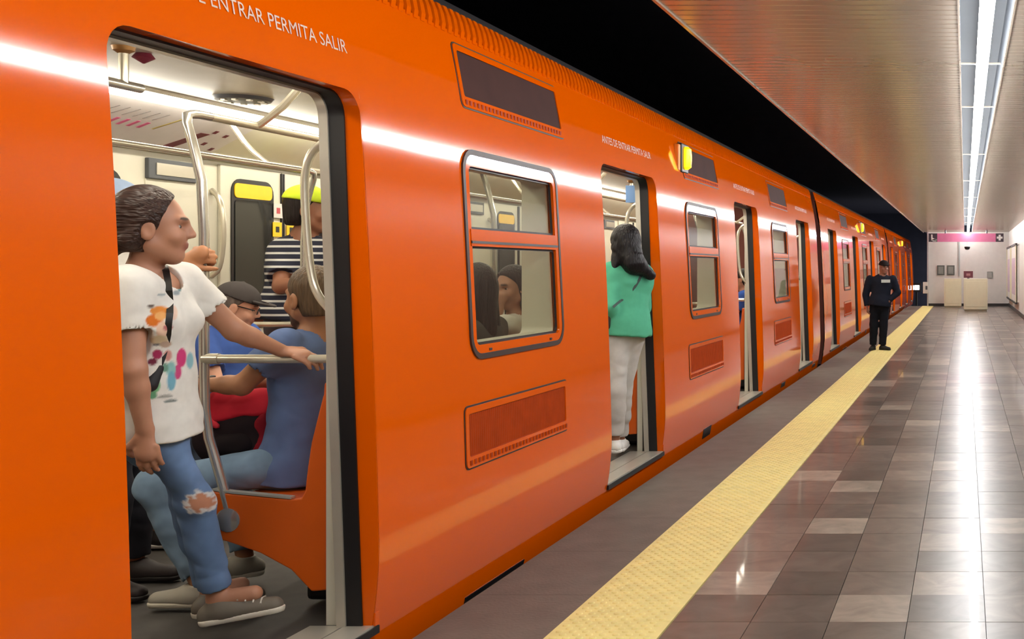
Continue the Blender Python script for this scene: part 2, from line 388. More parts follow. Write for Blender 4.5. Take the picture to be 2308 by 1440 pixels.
# lean of the side (dx per dz), integrated upwards from the widest point
_zs = np.arange(-0.10, 2.701, 0.01)
_ln = np.interp(_zs, [-.10, .0, .10, .22, .32, .40, .50, 1.0, 1.6, 1.95, 2.06, 2.15, 2.3, 2.5, 2.7],
                [-.24, -.20, -.16, -.11, -.07, .0, .025, .034, .050, .060, .068, .10, .16, .20, .24])
_xs = np.concatenate([[0], np.cumsum((_ln[1:]+_ln[:-1])/2*.01)])
_xs = -2.268-(_xs-np.interp(.42, _zs, _xs))
def xs(z, off=0.0): return float(np.interp(z, _zs, _xs))+off
def fillet(mb, yc, zc, sy, sz, r, n=6):
    cy, cz = yc+sy*r, zc+sz*r
    pts = [(yc, zc)]
    for k in range(n+1):
        a = math.pi/2*k/n
        pts.append((cy-sy*r*math.cos(a), cz-sz*r*math.sin(a)))
    mb.add([(xs(z), y, z) for y, z in pts], [tuple(range(len(pts)))] if sy*sz < 0 else [tuple(range(len(pts)-1, -1, -1))])
def ring(mb, outer, inner, off, depth=0.0, mi=0):
    n = len(outer)
    vs = [(xs(z, off), y, z) for y, z in outer]+[(xs(z, off), y, z) for y, z in inner]
    fs = [(i, (i+1) % n, n+(i+1) % n, n+i) for i in range(n)]
    if depth:
        vs += [(xs(z, off-depth), y, z) for y, z in inner]+[(xs(z, off-depth), y, z) for y, z in outer]
        fs += [(n+i, n+(i+1) % n, 2*n+(i+1) % n, 2*n+i) for i in range(n)]
        fs += [((i+1) % n, i, 3*n+i, 3*n+(i+1) % n) for i in range(n)]
        fs += [(2*n+i, 2*n+(i+1) % n, 3*n+(i+1) % n, 3*n+i) for i in range(n)]
    return mb.add(vs, fs, mi)
def patch(mb, loop, off, thick=0.004, mi=0):
    n = len(loop)
    vs = [(xs(z, off), y, z) for y, z in loop]+[(xs(z, off-thick), y, z) for y, z in loop]
    return mb.add(vs, [tuple(range(n)), tuple(range(2*n-1, n-1, -1))]+[(i, n+i, n+(i+1) % n, (i+1) % n) for i in range(n)], mi)
def text_mesh(body, length, height):
    cu = bpy.data.curves.new('lettering', 'FONT'); cu.body = body; cu.size = 1
    ob = bpy.data.objects.new('lettering', cu); COL.objects.link(ob)
    dg = bpy.context.evaluated_depsgraph_get(); me = ob.evaluated_get(dg).to_mesh()
    v = np.array([x.co[:] for x in me.vertices]); f = [tuple(p.vertices) for p in me.polygons]
    ob.evaluated_get(dg).to_mesh_clear(); bpy.data.objects.remove(ob); bpy.data.curves.remove(cu)
    v[:,0] = (v[:,0]-v[:,0].min())/(v[:,0].max()-v[:,0].min())*length
    v[:,1] = (v[:,1]-v[:,1].min())/(v[:,1].max()-v[:,1].min())*height
    return v, f
car = empty('subway_car', (-3.6, CY0, -1.2), 'nearest orange metro car with the woman in the open doorway', 'train car')
doors = [(DK+SP*k, DK+SP*k+DW) for k in range(4)]
wins = [(d[1]+.86, d[1]+2.05) for d in doors[:3]]
WZ0, WZ1 = 1.085, 2.05
RD, RW = 0.10, 0.10
XI = -2.49                      # inner face of the near lining
# --- near side wall
zl = sorted(set([round(float(z), 4) for z in np.concatenate([np.arange(-.08, .5, .04), np.arange(.5, 1.9, .1), np.arange(1.9, 2.62, .03)])]+[ZSILL-.03, ZTOP, WZ0, WZ1, 2.61]))
yl = sorted([CY0, CY1]+[v for d in doors for v in d]+[v for d in wins for v in d])
mb = MB(); idx = {}
def vid(y, z):
    k = (round(y, 4), round(z, 4))
    if k not in idx: idx[k] = len(mb.v); mb.v.append((xs(z), y, z))
    return idx[k]
for ya, yb in zip(yl[:-1], yl[1:]):
    for za, zb in zip(zl[:-1], zl[1:]):
        zm, ym = (za+zb)/2, (ya+yb)/2
        if any(a < ym < b for a, b in doors) and ZSILL-.03 < zm < ZTOP: continue
        if any(a < ym < b for a, b in wins) and WZ0 < zm < WZ1: continue
        mb.f.append((vid(ya, za), vid(yb, za), vid(yb, zb), vid(ya, zb))); mb.m.append(0)
for a, b in doors:
    fillet(mb, a, ZTOP, 1, -1, RD); fillet(mb, b, ZTOP, -1, -1, RD)
for a, b in wins:
    for y, sy in ((a, 1), (b, -1)):
        fillet(mb, y, WZ1, sy, -1, RW); fillet(mb, y, WZ0, sy, 1, RW)
mb.build('side_wall', m_org, car, smooth='all', fix=False)
# --- roof gutter with ribs, roof, far wall, ends, underframe
def gut(z): return xs(2.61)-(z-2.61)*.30
XG = gut(2.745)
MB().prism([(xs(2.61)-.006, CY0, 2.61), (gut(2.66)-.006, CY0, 2.66), (gut(2.735)-.006, CY0, 2.735), (XG-.03, CY0, 2.75), (XG-.06, CY0, 2.61)], (0, CY1-CY0, 0)).build('roof_gutter', M('gutter_dark', (64, 24, 14), .6), car)
def rib(mb, y):
    pr = [(xs(2.605)+.004, y, 2.603), (gut(2.64)+.012, y+.012, 2.64), (gut(2.69)+.012, y+.024, 2.69), (gut(2.735)+.004, y+.03, 2.738), (gut(2.735)-.02, y+.03, 2.738), (xs(2.605)-.02, y, 2.603)]
    return mb.prism(pr, (0, .036, 0))
r0 = rib(MB(), 4.30).build('roof_rib', m_org, car)
for j in range(1, 100): copy_part(r0, car, (0, .066*j, 0))
mb = MB()
yy = CY0
while yy < CY1-.04:
    if not (4.29 < yy < 10.86): rib(mb, yy)
    yy += .066
mb.build('roof_rib_field', m_org, car, kind='stuff', fix=False)
FX = -4.86
rp = [(XG-.03, 2.745), (XG-.18, 2.86), (XG-.5, 2.96), (-3.6, 3.02), (-4.3, 2.94), (FX-.05, 2.75), (FX-.05, 2.70), (-4.3, 2.85), (-3.6, 2.93), (XG-.5, 2.87), (XG-.18, 2.78), (XG-.06, 2.70)]
MB().prism([(x, CY0, z) for x, z in rp], (0, CY1-CY0, 0)).build('roof', M('roof_grey', (62, 58, 60), .6), car, smooth=True)
MB().box(FX-.05, FX, CY0, CY1, -.08, 2.72).build('far_side_wall', m_orgd, car)
MB().box(FX, xs(.1)-.08, CY0, CY1, -.35, .05).build('underframe', m_under, car)
for y in (CY0, CY1-.04):
    MB().prism([(FX, y, -.05), (xs(0)-.012, y, -.05), (xs(.42)-.012, y, .42), (xs(1.5)-.012, y, 1.5), (xs(2.1)-.012, y, 2.1), (xs(2.6)-.02, y, 2.6), (XG-.06, y, 2.72), (FX, y, 2.72)], (0, .04, 0)).build('end_wall', m_bellows, car)
MB().box(-2.66, -4.5, CY1, CY1+PITCH-(CY1-CY0)-.012, .02, 2.55).build('gangway', m_bellows, car)
# --- doorways
def loop_door(a, b, ins=0.0, top=0.0):
    r = RD-ins; zz = [.18, .25, .33, .42, .55, .8, 1.1, 1.4, 1.7, 1.95]; pts = [(a+ins, ZSILL)]+[(a+ins, z) for z in zz]
    for k in range(7):
        t = math.radians(180-90*k/6); pts.append((a+ins+r+r*math.cos(t), ZTOP-top-r+r*math.sin(t)))
    for k in range(7):
        t = math.radians(90-90*k/6); pts.append((b-ins-r+r*math.cos(t), ZTOP-top-r+r*math.sin(t)))
    pts += [(b-ins, z) for z in zz[::-1]]; pts.append((b-ins, ZSILL)); return pts
def xl(z): return xs(ZTOP)+(-2.272-xs(ZTOP))*(ZTOP-z)/(ZTOP-.1)      # the flat plane of the sliding doors
def jamb(mb, a, b, d0, d1, ins, wall=0.03):
    """an open frame along the doorway from depth d0 to d1; the outer frame follows the curved side"""
    xa = (lambda z: xs(z, -d0)) if d0 < .01 else (lambda z: xl(z)-d0); xb = lambda z: xl(z)-d1
    o = loop_door(a, b, ins-wall if ins else -wall, 0 if not ins else ins-wall); i = loop_door(a, b, ins, ins)
    n = len(o)
    vs = [(xa(z), y, z) for y, z in i]+[(xb(z), y, z) for y, z in i]+[(xa(z), y, z) for y, z in o]+[(xb(z), y, z) for y, z in o]
    fs = []
    for k in range(n-1):
        fs += [(k, k+1, n+k+1, n+k), (2*n+k, 2*n+k+1, k+1, k), (n+k, n+k+1, 3*n+k+1, 3*n+k), (3*n+k, 3*n+k+1, 2*n+k+1, 2*n+k)]
    return mb.add(vs, fs)
words = []; tv, tf = text_mesh('ANTES DE ENTRAR PERMITA SALIR', 1.14, .050)
def split_words(v, f):
    """the letters grouped into words at the wide gaps"""
    par = list(range(len(v)))
    def root_(i):
        while par[i] != i: par[i] = par[par[i]]; i = par[i]
        return i
    for q in f:
        for i in q[1:]: par[root_(i)] = root_(q[0])
    isl = {}
    for i in range(len(v)): isl.setdefault(root_(i), []).append(i)
    L = sorted(isl.values(), key=lambda a: v[a, 0].min()); groups = [[]]; end = None
    for a in L:
        if end is not None and v[a, 0].min()-end > .0155: groups.append([])
        groups[-1] += a; end = max(end or -9, v[a, 0].max())
    out = []
    for g in groups:
        mp = {i: k for k, i in enumerate(g)}; out.append((v[g], [tuple(mp[i] for i in q) for q in f if q[0] in mp]))
    return out
words = split_words(tv, tf)
for a, b in doors:
    fr = jamb(MB(), a, b, .001, .055, .004).build('door_frame', m_org, car, smooth=True)
    jamb(MB(), a, b, .055, .115, .012, .02).build('door_seal', m_blackrub, fr, smooth=True)
    jamb(MB(), a, b, .115, .15, .020, .03).build('door_trim', m_alu, fr, smooth=True)
    MB().box(xs(.1)+.012, xs(.1)-.02, a-.01, b+.035, ZSILL-.035, ZSILL-.005).build('sill_edge', m_blackrub, fr)
    MB().box(xs(.1)+.006, xs(.1)-.10, a-.005, b+.03, ZSILL-.006, ZSILL+.004).build('sill_plate', m_alu, fr)
    MB().box(xs(.1)-.11, xs(.1)-.24, a+.0, b-.0, ZSILL-.006, ZSILL+.002).build('sill_plate', m_alu, fr)
    mb = MB().box(xs(.16)-.006, xs(.16)+.004, b+.001, b+.03, ZSILL, ZSILL+.05); mb.build('corner_cap', m_org, fr)
    for yh in (b+.015, a-.015):
        MB().tube([(-2.46, yh, 2.0), (-2.53, yh, 1.97), (-2.568, yh, 1.88), (-2.562, yh, 1.70), (-2.545, yh, 1.50), (-2.52, yh, 1.40), (-2.46, yh, 1.33)], .0155, n=10, smooth=2).build('grab_handle', m_pole, fr, smooth=True)
    z0 = 2.322; y0 = b-1.19
    for wv, wf_ in words:
        tx = MB(); tx.add([(xs(z0+v[1], .003), y0+v[0], z0+v[1]) for v in wv], wf_); tx.build('lettering', m_text, car, fix=False, kind='stuff')
# --- windows
for a, b in wins:
    o = rr(a, b, WZ0, WZ1, RW); i1 = rr(a+.014, b-.014, WZ0+.014, WZ1-.014, RW-.014); i2 = rr(a+.055, b-.055, WZ0+.055, WZ1-.07, .03)
    wf = ring(MB(), i1, i2, .006, .03).build('window', m_org, car, smooth=True)
    g = ring(MB(), rr(a-.012, b+.012, WZ0-.012, WZ1+.012, RW+.012), i1, .009, .02); g.build('gasket', m_gask, wf, smooth=True)
    MB().prism([(xs(1.6, .008), a+.04, 1.605), (xs(1.68, .008), a+.04, 1.685), (xs(1.68, -.03), a+.04, 1.685), (xs(1.6, -.03), a+.04, 1.605)], (0, b-a-.08, 0)).build('crossbar', m_org, wf)
    MB().prism([(xs(1.6, .011), a+.04, 1.618), (xs(1.62, .011), a+.04, 1.630), (xs(1.62, .004), a+.04, 1.630), (xs(1.6, .004), a+.04, 1.618)], (0, b-a-.08, 0)).build('crossbar_line', m_gask, wf)
    patch(MB(), rr(a+.05, b-.05, 1.675, WZ1-.065, .012, 2), -.016).build('upper_pane', m_pane, wf)
    patch(MB(), rr(a+.05, b-.05, WZ0+.05, 1.612, .03, 3), -.016).build('lower_pane', m_pane, wf)
    ring(MB(), rr(a+.055, b-.055, 1.685, WZ1-.07, .012, 2), rr(a+.066, b-.066, 1.696, WZ1-.081, .01, 2), -.008, .01).build('pane_seal', m_blackrub, wf)
    ring(MB(), rr(a+.055, b-.055, WZ0+.055, 1.605, .03, 3), rr(a+.066, b-.066, WZ0+.066, 1.594, .022, 3), -.008, .01).build('pane_seal', m_blackrub, wf)
    lo, li = rr(a+.03, b-.03, WZ0+.035, WZ1-.045, .05, 3), rr(a+.045, b-.045, WZ0+.05, WZ1-.06, .04, 3); nn = len(lo)
    mb = MB(); mb.add([(xs(z, -.034), y, z) for y, z in lo]+[(xs(z, -.034), y, z) for y, z in li]+[(XI-.012, y, z) for y, z in li]+[(XI-.012, y, z) for y, z in lo],
        [f for k in range(nn) for f in ((k, (k+1) % nn, nn+(k+1) % nn, nn+k), (nn+k, nn+(k+1) % nn, 2*nn+(k+1) % nn, 2*nn+k), (2*nn+k, 2*nn+(k+1) % nn, 3*nn+(k+1) % nn, 3*nn+k), (3*nn+k, 3*nn+(k+1) % nn, (k+1) % nn, k))])
    mb.build('inner_reveal', m_lining, wf, smooth=True)
    for y in (a+.2, b-.2): MB().box(xs(WZ0+.03)-.004, xs(WZ0+.03)+.010, y-.014, y+.014, WZ0+.022, WZ0+.034).build('drain_slot', m_gask, wf)
# --- grilles
def grille(name, a, b, z0, z1, mi_mat, strip):
    fr = ring(MB(), rr(a, b, z0, z1, .025, 3), rr(a+.03, b-.03, z0+strip, z1-.03, .012, 3), .007, .012).build(name, m_org, car, smooth=True)
    ring(MB(), rr(a-.008, b+.008, z0-.008, z1+.008, .033, 3), rr(a, b, z0, z1, .025, 3), .003, .006).build('grille_seam', m_gask, fr)
    patch(MB(), rr(a+.028, b-.028, z0+strip-.002, z1-.028, .012, 3), .0015, .003).build('grille_panel', mi_mat, fr)
    mb = MB(); y = a+.045
    while y < b-.05 and mi_mat is m_orgg:
        mb.prism([(xs(z0+strip+.005, .0015), y, z0+strip+.005), (xs(z1-.035, .0015), y, z1-.035), (xs(z1-.035, .004), y+.004, z1-.035), (xs(z0+strip+.005, .004), y+.004, z0+strip+.005)], (0, .006, 0)); y += .022
    if mb.v: mb.build('grille_louvres', mi_mat, fr, kind='stuff', fix=False)
    mb = MB(); y = a+.03
    while y < b-.04:
        mb.box(xs(z0+.022)+.004, xs(z0+.022)+.011, y, y+.022, z0+.012, z0+.012+.022); y += .044
    mb.build('grille_rivets', m_gask if strip > .05 else m_orgg, fr, kind='stuff', fix=False)
    return fr
for k, (a, b) in enumerate(wins):
    grille('lower_grille', a-.09, b+.03, .585, .862, m_orgg, .05)
    grille('upper_grille', a+.06, b+.21, 2.262, 2.56, m_brown, .05)
    if k == 1:
        y = a+.0
        lm = MB().box(xs(2.4)-.02, xs(2.4)+.03, y-.03, y+.19, 2.30, 2.545).build('lamp_housing', m_blackp, car, bevel=.01)
        MB().lathe((xs(2.4)+.035, y+.08, 2.33), [(.02, 0), (.045, .02), (.05, .1), (.045, .17), (.02, .19)], n=14).build('amber_lens', m_lamp, lm, smooth=True)
        MB().box(xs(2.4)-.02, xs(2.4)+.02, y-.10, y-.04, 2.31, 2.53).build('amber_reflector', M('amber_dull', (232, 140, 40), .4), lm, bevel=.008)
for y0, y1, z0, z1 in ((5.25, 5.95, -.07, -.028), (9.95, 10.25, .0, .085), (14.2, 14.5, .0, .06), (17.1, 17.4, .0, .05)):
    MB().prism([(xs(z0, .004), y0, z0), (xs(z1, .004), y0, z1), (xs(z1, -.03), y0, z1), (xs(z0, -.03), y0, z0)], (0, y1-y0, 0)).build('skirt_notch', m_blackp, car)
# --- interior
ZF = ZSILL-.005
MB().box(FX, xs(.1)-.02, CY0+.04, CY1-.04, .05, ZF).build('car_floor', m_carfloor, car)
ZK = 2.45
MB().box(-2.85, -4.35, CY0+.04, CY1-.04, ZK, ZK+.02).build('car_ceiling', m_ceilcar, car)
XM = -3.6
def mir(x): return 2*XM-x
def both(f):
    for s in (0, 1): f((lambda x: x) if s == 0 else mir)
def cove(fx):
    MB().prism([(fx(-2.83), CY0+.04, 2.42), (fx(-2.46), CY0+.04, 2.215), (fx(-2.45), CY0+.04, 2.235), (fx(-2.82), CY0+.04, 2.44)], (0, CY1-CY0-.08, 0)).build('cove_panel', m_lining, car)
    MB().tube([(fx(-2.475), CY0+.05, 2.212), (fx(-2.475), CY1-.05, 2.212)], .018, n=8).build('cove_rail', m_pole, car, smooth=True)
    MB().box(fx(-2.84), fx(-2.92), CY0+.05, CY1-.05, 2.395, 2.425).build('ceiling_light_strip', m_strip, car, bevel=.008)
    MB().box(fx(-2.83), fx(-2.93), CY0+.05, CY1-.05, 2.426, 2.452).build('light_strip_base', m_alu, car)
both(cove)
# near lining between doors, with window holes
for k in range(3):
    a, b = doors[k][1]+.03, doors[k+1][0]-.03; wa, wb = wins[k]
    for y0, y1, z0, z1 in ((a, wa+.03, ZF, 2.24), (wb-.03, b, ZF, 2.24), (wa+.03, wb-.03, ZF, WZ0+.04), (wa+.03, wb-.03, WZ1-.05, 2.24)):
        MB().box(XI, XI+.04, y0, y1, z0, z1).build('near_lining', m_lining, car)
for y0, y1 in ((CY0+.04, doors[0][0]-.03), (doors[3][1]+.03, CY1-.04)):
    MB().box(XI, XI+.04, y0, y1, ZF, 2.24).build('near_lining', m_lining, car)
# header over doors
for a, b in doors: MB().box(XI-.02, XI+.06, a-.03, b+.03, ZTOP+.01, 2.26).build('door_header', m_lining, car)
XF = -4.80
MB().box(XF-.04, XF, CY0+.04, CY1-.04, ZF, 2.26).build('far_lining', m_lining, car)
def flat_loop(x, loop, thick, mb): return mb.prism([(x, y, z) for y, z in loop], (thick, 0, 0))
for k, (a, b) in enumerate(doors):
    mid = (a+b)/2
    for y0, y1 in ((a, mid-.004), (mid+.004, b)):
        lf = MB().box(XF, XF+.02, y0, y1, ZF+.01, 2.17).build('far_door_leaf', m_lining, car, bevel=.004)
        flat_loop(XF+.02, rr(y0+.10, y1-.10, 1.10, 2.09, .09), .008, MB()).build('door_gasket', m_blackp, lf)
        flat_loop(XF+.028, rr(y0+.13, y1-.13, 1.13, 1.955, .03), .004, MB()).build('door_pane', m_glassdark, lf)
        flat_loop(XF+.028, rr(y0+.125, y1-.125, 1.965, 2.06, .03), .005, MB()).build('warning_sign', m_yelsign, lf)
        MB().box(XF+.02, XF+.032, mid-.018 if y0 == a else mid+.004, mid-.004 if y0 == a else mid+.018, ZF+.02, 2.16).build('leaf_edge', m_blackp, lf)
for k, (a, b) in enumerate(wins):
    wf = flat_loop(XF, rr(a, b, 1.08, 2.06, .1), .012, MB()).build('far_window', m_blackp, car)
    flat_loop(XF+.012, rr(a+.04, b-.04, 1.12, 2.02, .07), .006, MB()).build('far_pane', m_glassdark, wf)
    fr = MB().box(XF, XF+.025, b+.19, b+.62, 2.03, 2.15).build('advert_frame', m_gray, car, bevel=.004)
    MB().box(XF+.025, XF+.03, b+.25, b+.58, 2.055, 2.125).build('advert_strip', m_alu, fr)
    MB().box(XF, XF+.006, b+.19, b+.62, .7, 2.03).build('equipment_panel', m_lining, car, bevel=.002)
    mb = MB().tube([(XF, doors[k+1][0]-.06, 2.0), (XF+.06, doors[k+1][0]-.06, 1.95), (XF+.085, doors[k+1][0]-.06, 1.75), (XF+.06, doors[k+1][0]-.06, 1.5), (XF, doors[k+1][0]-.06, 1.45)], .017, smooth=2)
    mb.build('grab_handle', m_pole, car, smooth=True)
# notices on the far doors of the second doorway
y = doors[1][0]
for y0, z0, mt, nm in ((7.80, 1.85, m_white, 'notice_sticker'), (7.95, 1.84, m_white, 'notice_sticker'), (7.79, 1.72, m_yelsign, 'notice_sticker'), (7.95, 1.72, m_yelsign, 'notice_sticker')):
    q = MB().box(XF+.033, XF+.036, y0, y0+.1, z0, z0+.1).build(nm, mt, car)
    MB().box(XF+.036, XF+.037, y0+.03, y0+.07, z0+.03, z0+.07).build('sticker_mark', M('sticker_red', (190, 70, 80), .5) if mt is m_white else m_blackp, q)
# benches, partitions and hand rails
def bench(fx, a, b):
    s = 1 if fx(-1) == -1 else -1
    x0, x1 = fx(XI-.005), fx(-2.93)
    st = MB().prism([(fx(-2.50), a, .60), (fx(-2.93), a, .585), (fx(-2.955), a, .565), (fx(-2.955), a, .53), (fx(-2.50), a, .53)], (0, b-a, 0)).build('bench_seat', m_orgd, car, bevel=.008)
    MB().prism([(fx(-2.50), a, .60), (fx(-2.56), a, .62), (fx(-2.53), a, 1.05), (fx(-2.50), a, 1.05)], (0, b-a, 0)).build('bench_back', m_orgd, st, bevel=.008)
    MB().box(fx(-2.50), fx(-2.72), a+.2, b-.2, ZF+.02, .45).build('under_seat_box', m_blackp, st, bevel=.02)
    for y, th in ((a-.035, .03), (b+.005, .03)):
        pts = [(-2.50, ZF+.13), (-2.56, .235), (-2.64, .32), (-2.76, .385), (-2.89, .43), (-2.955, .445), (-2.985, .47), (-2.985, .61), (-2.96, .63),
               (-2.88, .618), (-2.64, .595), (-2.60, .60), (-2.585, .63), (-2.575, .72), (-2.56, .82), (-2.535, .92), (-2.515, 1.0), (-2.495, 1.035)]
        pa = MB().prism([(fx(x), y, z) for x, z in pts], (0, th, 0)).build('partition', m_orgd, st, bevel=.006)
        MB().prism([(fx(x), y-.001, z) for x, z in ((-2.95, .631), (-2.88, .62), (-2.64, .597), (-2.64, .605), (-2.88, .628), (-2.95, .637))], (0, th+.002, 0)).build('partition_edge', m_alu, pa)
        yc = y+.015
        po = MB().tube([(fx(-2.885), yc, .525), (fx(-2.93), yc, .70), (fx(-2.985), yc, .88), (fx(-2.99), yc, 1.15), (fx(-2.99), yc, 1.80), (fx(-3.03), yc, 1.98), (fx(-3.065), yc, 2.10), (fx(-3.06), yc+(.05 if y < a else -.05), 2.115), (fx(-3.06), yc+(.14 if y < a else -.14), 2.115)], .018, n=12, smooth=1).build('pole', m_chrome, st, smooth=True)
        MB().tube([(fx(-2.99), yc, 1.145), (fx(-2.50), yc, 1.145)], .0175, n=10).build('cross_rail', m_pole, st, smooth=True)
        MB().tube([(fx(-2.99)-.0, yc, 1.145), (fx(-2.93), yc, 1.145)], .022, n=10).build('rail_joint', m_pole, st, smooth=True)
        MB().lathe((fx(-2.885), yc-.025, .515), [(.03, 0), (.047, .006), (.047, .03), (.035, .045)], axis=(0, 1, 0), n=18).build('pole_flange', m_chrome, st, smooth=True)
    MB().tube([(fx(-3.06), a+.10, 2.115), (fx(-3.06), b-.10, 2.115)], .0175, n=10).build('ceiling_rail', m_pole, st, smooth=True)
    for y in (a+.42, b-.42):
        MB().tube([(fx(-3.06), y, 2.115), (fx(-3.03), y, 2.13), (fx(-2.92), y, 2.22), (fx(-2.80), y, 2.385)], .016, n=8, smooth=1).build('rail_bracket', m_pole, st, smooth=True)
    y = (a+b)/2
for k in range(3):
    a, b = doors[k][1]+.085, doors[k+1][0]-.085
    bench(lambda x: x, a, b); bench(mir, a, b)
# ceiling grab bars, vents and knobs
for k in range(3):
    y = 4.84+SP*k
    gb = MB().tube([(XM, y+.10, 2.285), (XM, y-1.1, 2.285)], .021, n=12).build('ceiling_grab_bar', m_chrome, car, smooth=True)
    for q in (0, -1.0):
        MB().tube([(XM, y+q, 2.285), (XM, y+q, ZK)], .019, n=10).build('bar_post', m_pole, gb, smooth=True)
        MB().lathe((XM, y+q, ZK-.03), [(.022, 0), (.04, .012), (.045, .03)], n=12).build('post_cap', M('brass_cap', (150, 108, 60), .4, metal=.4), gb, smooth=True)
    MB().lathe((XM-.03, y+.16, ZK-.045), [(.004, 0), (.045, .025), (.03, .045)], n=12).build('alarm_knob', M('alarm_maroon', (120, 40, 60), .4), car, smooth=True)
    vy = 6.3+SP*k
    vt = MB().lathe((-4.02, vy, ZK-.022), [(.08, 0), (.135, .004), (.15, .022)], n=28).build('ceiling_vent', m_gray, car, smooth=True)
    mb = MB()
    for j in range(9):
        an = 2*math.pi*j/9; mb.box(-4.02+.10*math.cos(an)-.012, -4.02+.10*math.cos(an)+.012, vy+.10*math.sin(an)-.012, vy+.10*math.sin(an)+.012, ZK-.027, ZK-.018)
    mb.build('vent_slots', m_alu, vt, kind='stuff')
# route map along the far cove
def cv(t, y): # t 0 (bottom) .. 1 (top)
    return Vector((-4.74+.37*t+.006, y, 2.215+.205*t-.012))
def cvbox(mb, t0, t1, y0, y1, lift=.002, skew=0.0):
    q = [cv(t0, y0)+Vector((lift, 0, -lift)), cv(t0, y1)+Vector((lift, 0, -lift)), cv(t1, y1+skew)+Vector((lift, 0, -lift)), cv(t1, y0+skew)+Vector((lift, 0, -lift))]
    mb.prism(q, (.001, 0, -.0015))
mp = MB(); cvbox(mp, .08, .95, 5.35, 7.05, .002); mp = mp.build('route_map', M('map_white', (232, 226, 222), .4), car)
m_mp = M('map_pink', (214, 96, 140), .5); m_mg = M('map_grey', (120, 112, 108), .5); m_mr = M('map_maroon', (112, 36, 50), .5); m_ol = M('map_olive', (170, 150, 80), .5)
rg = random.Random(5)
mb = MB(); [cvbox(mb, .40, .54, 5.5+.075*j, 5.5+.075*j+.026, .004, .02) for j in range(11)]; mb.build('map_stations', m_mp, mp, kind='stuff', fix=False)
mb = MB(); [cvbox(mb, .60, .78, 5.52+.075*j, 5.52+.075*j+.005, .004, .05) for j in range(11)]; mb.build('map_captions', m_mg, mp, kind='stuff', fix=False)
mb = MB(); cvbox(mb, .42, .80, 6.36, 6.375, .004, .10); mb.build('map_branch', m_ol, mp)
mb = MB(); cvbox(mb, .10, .52, 6.62, 6.70, .004, .10); mb.build('map_arrow', m_mr, mp)
mb = MB(); [cvbox(mb, t, t+.07, 6.80+.06*j, 6.83+.06*j, .004) for j, t in enumerate((.55, .25, .5, .15))]; mb.build('map_legend', m_mr, mp, kind='stuff', fix=False)
# --- the other two cars
c2 = copy_tree(car); c2.location = car.location+Vector((0, PITCH, 0)); c2['label'] = 'second orange metro car, in the middle of the train past the dark gap'
c3 = copy_tree(car); c3.location = car.location+Vector((0, 2*PITCH, 0)); c3['label'] = 'farthest orange metro car behind the police officer'
MB().box(-2.50, -2.575, 8.585, 8.592, 2.0, 2.13).build('door_notice', M('notice_blue', (120, 160, 214), .4), car)
for o in (car, c2, c3): o['group'] = 'cars of the orange train'
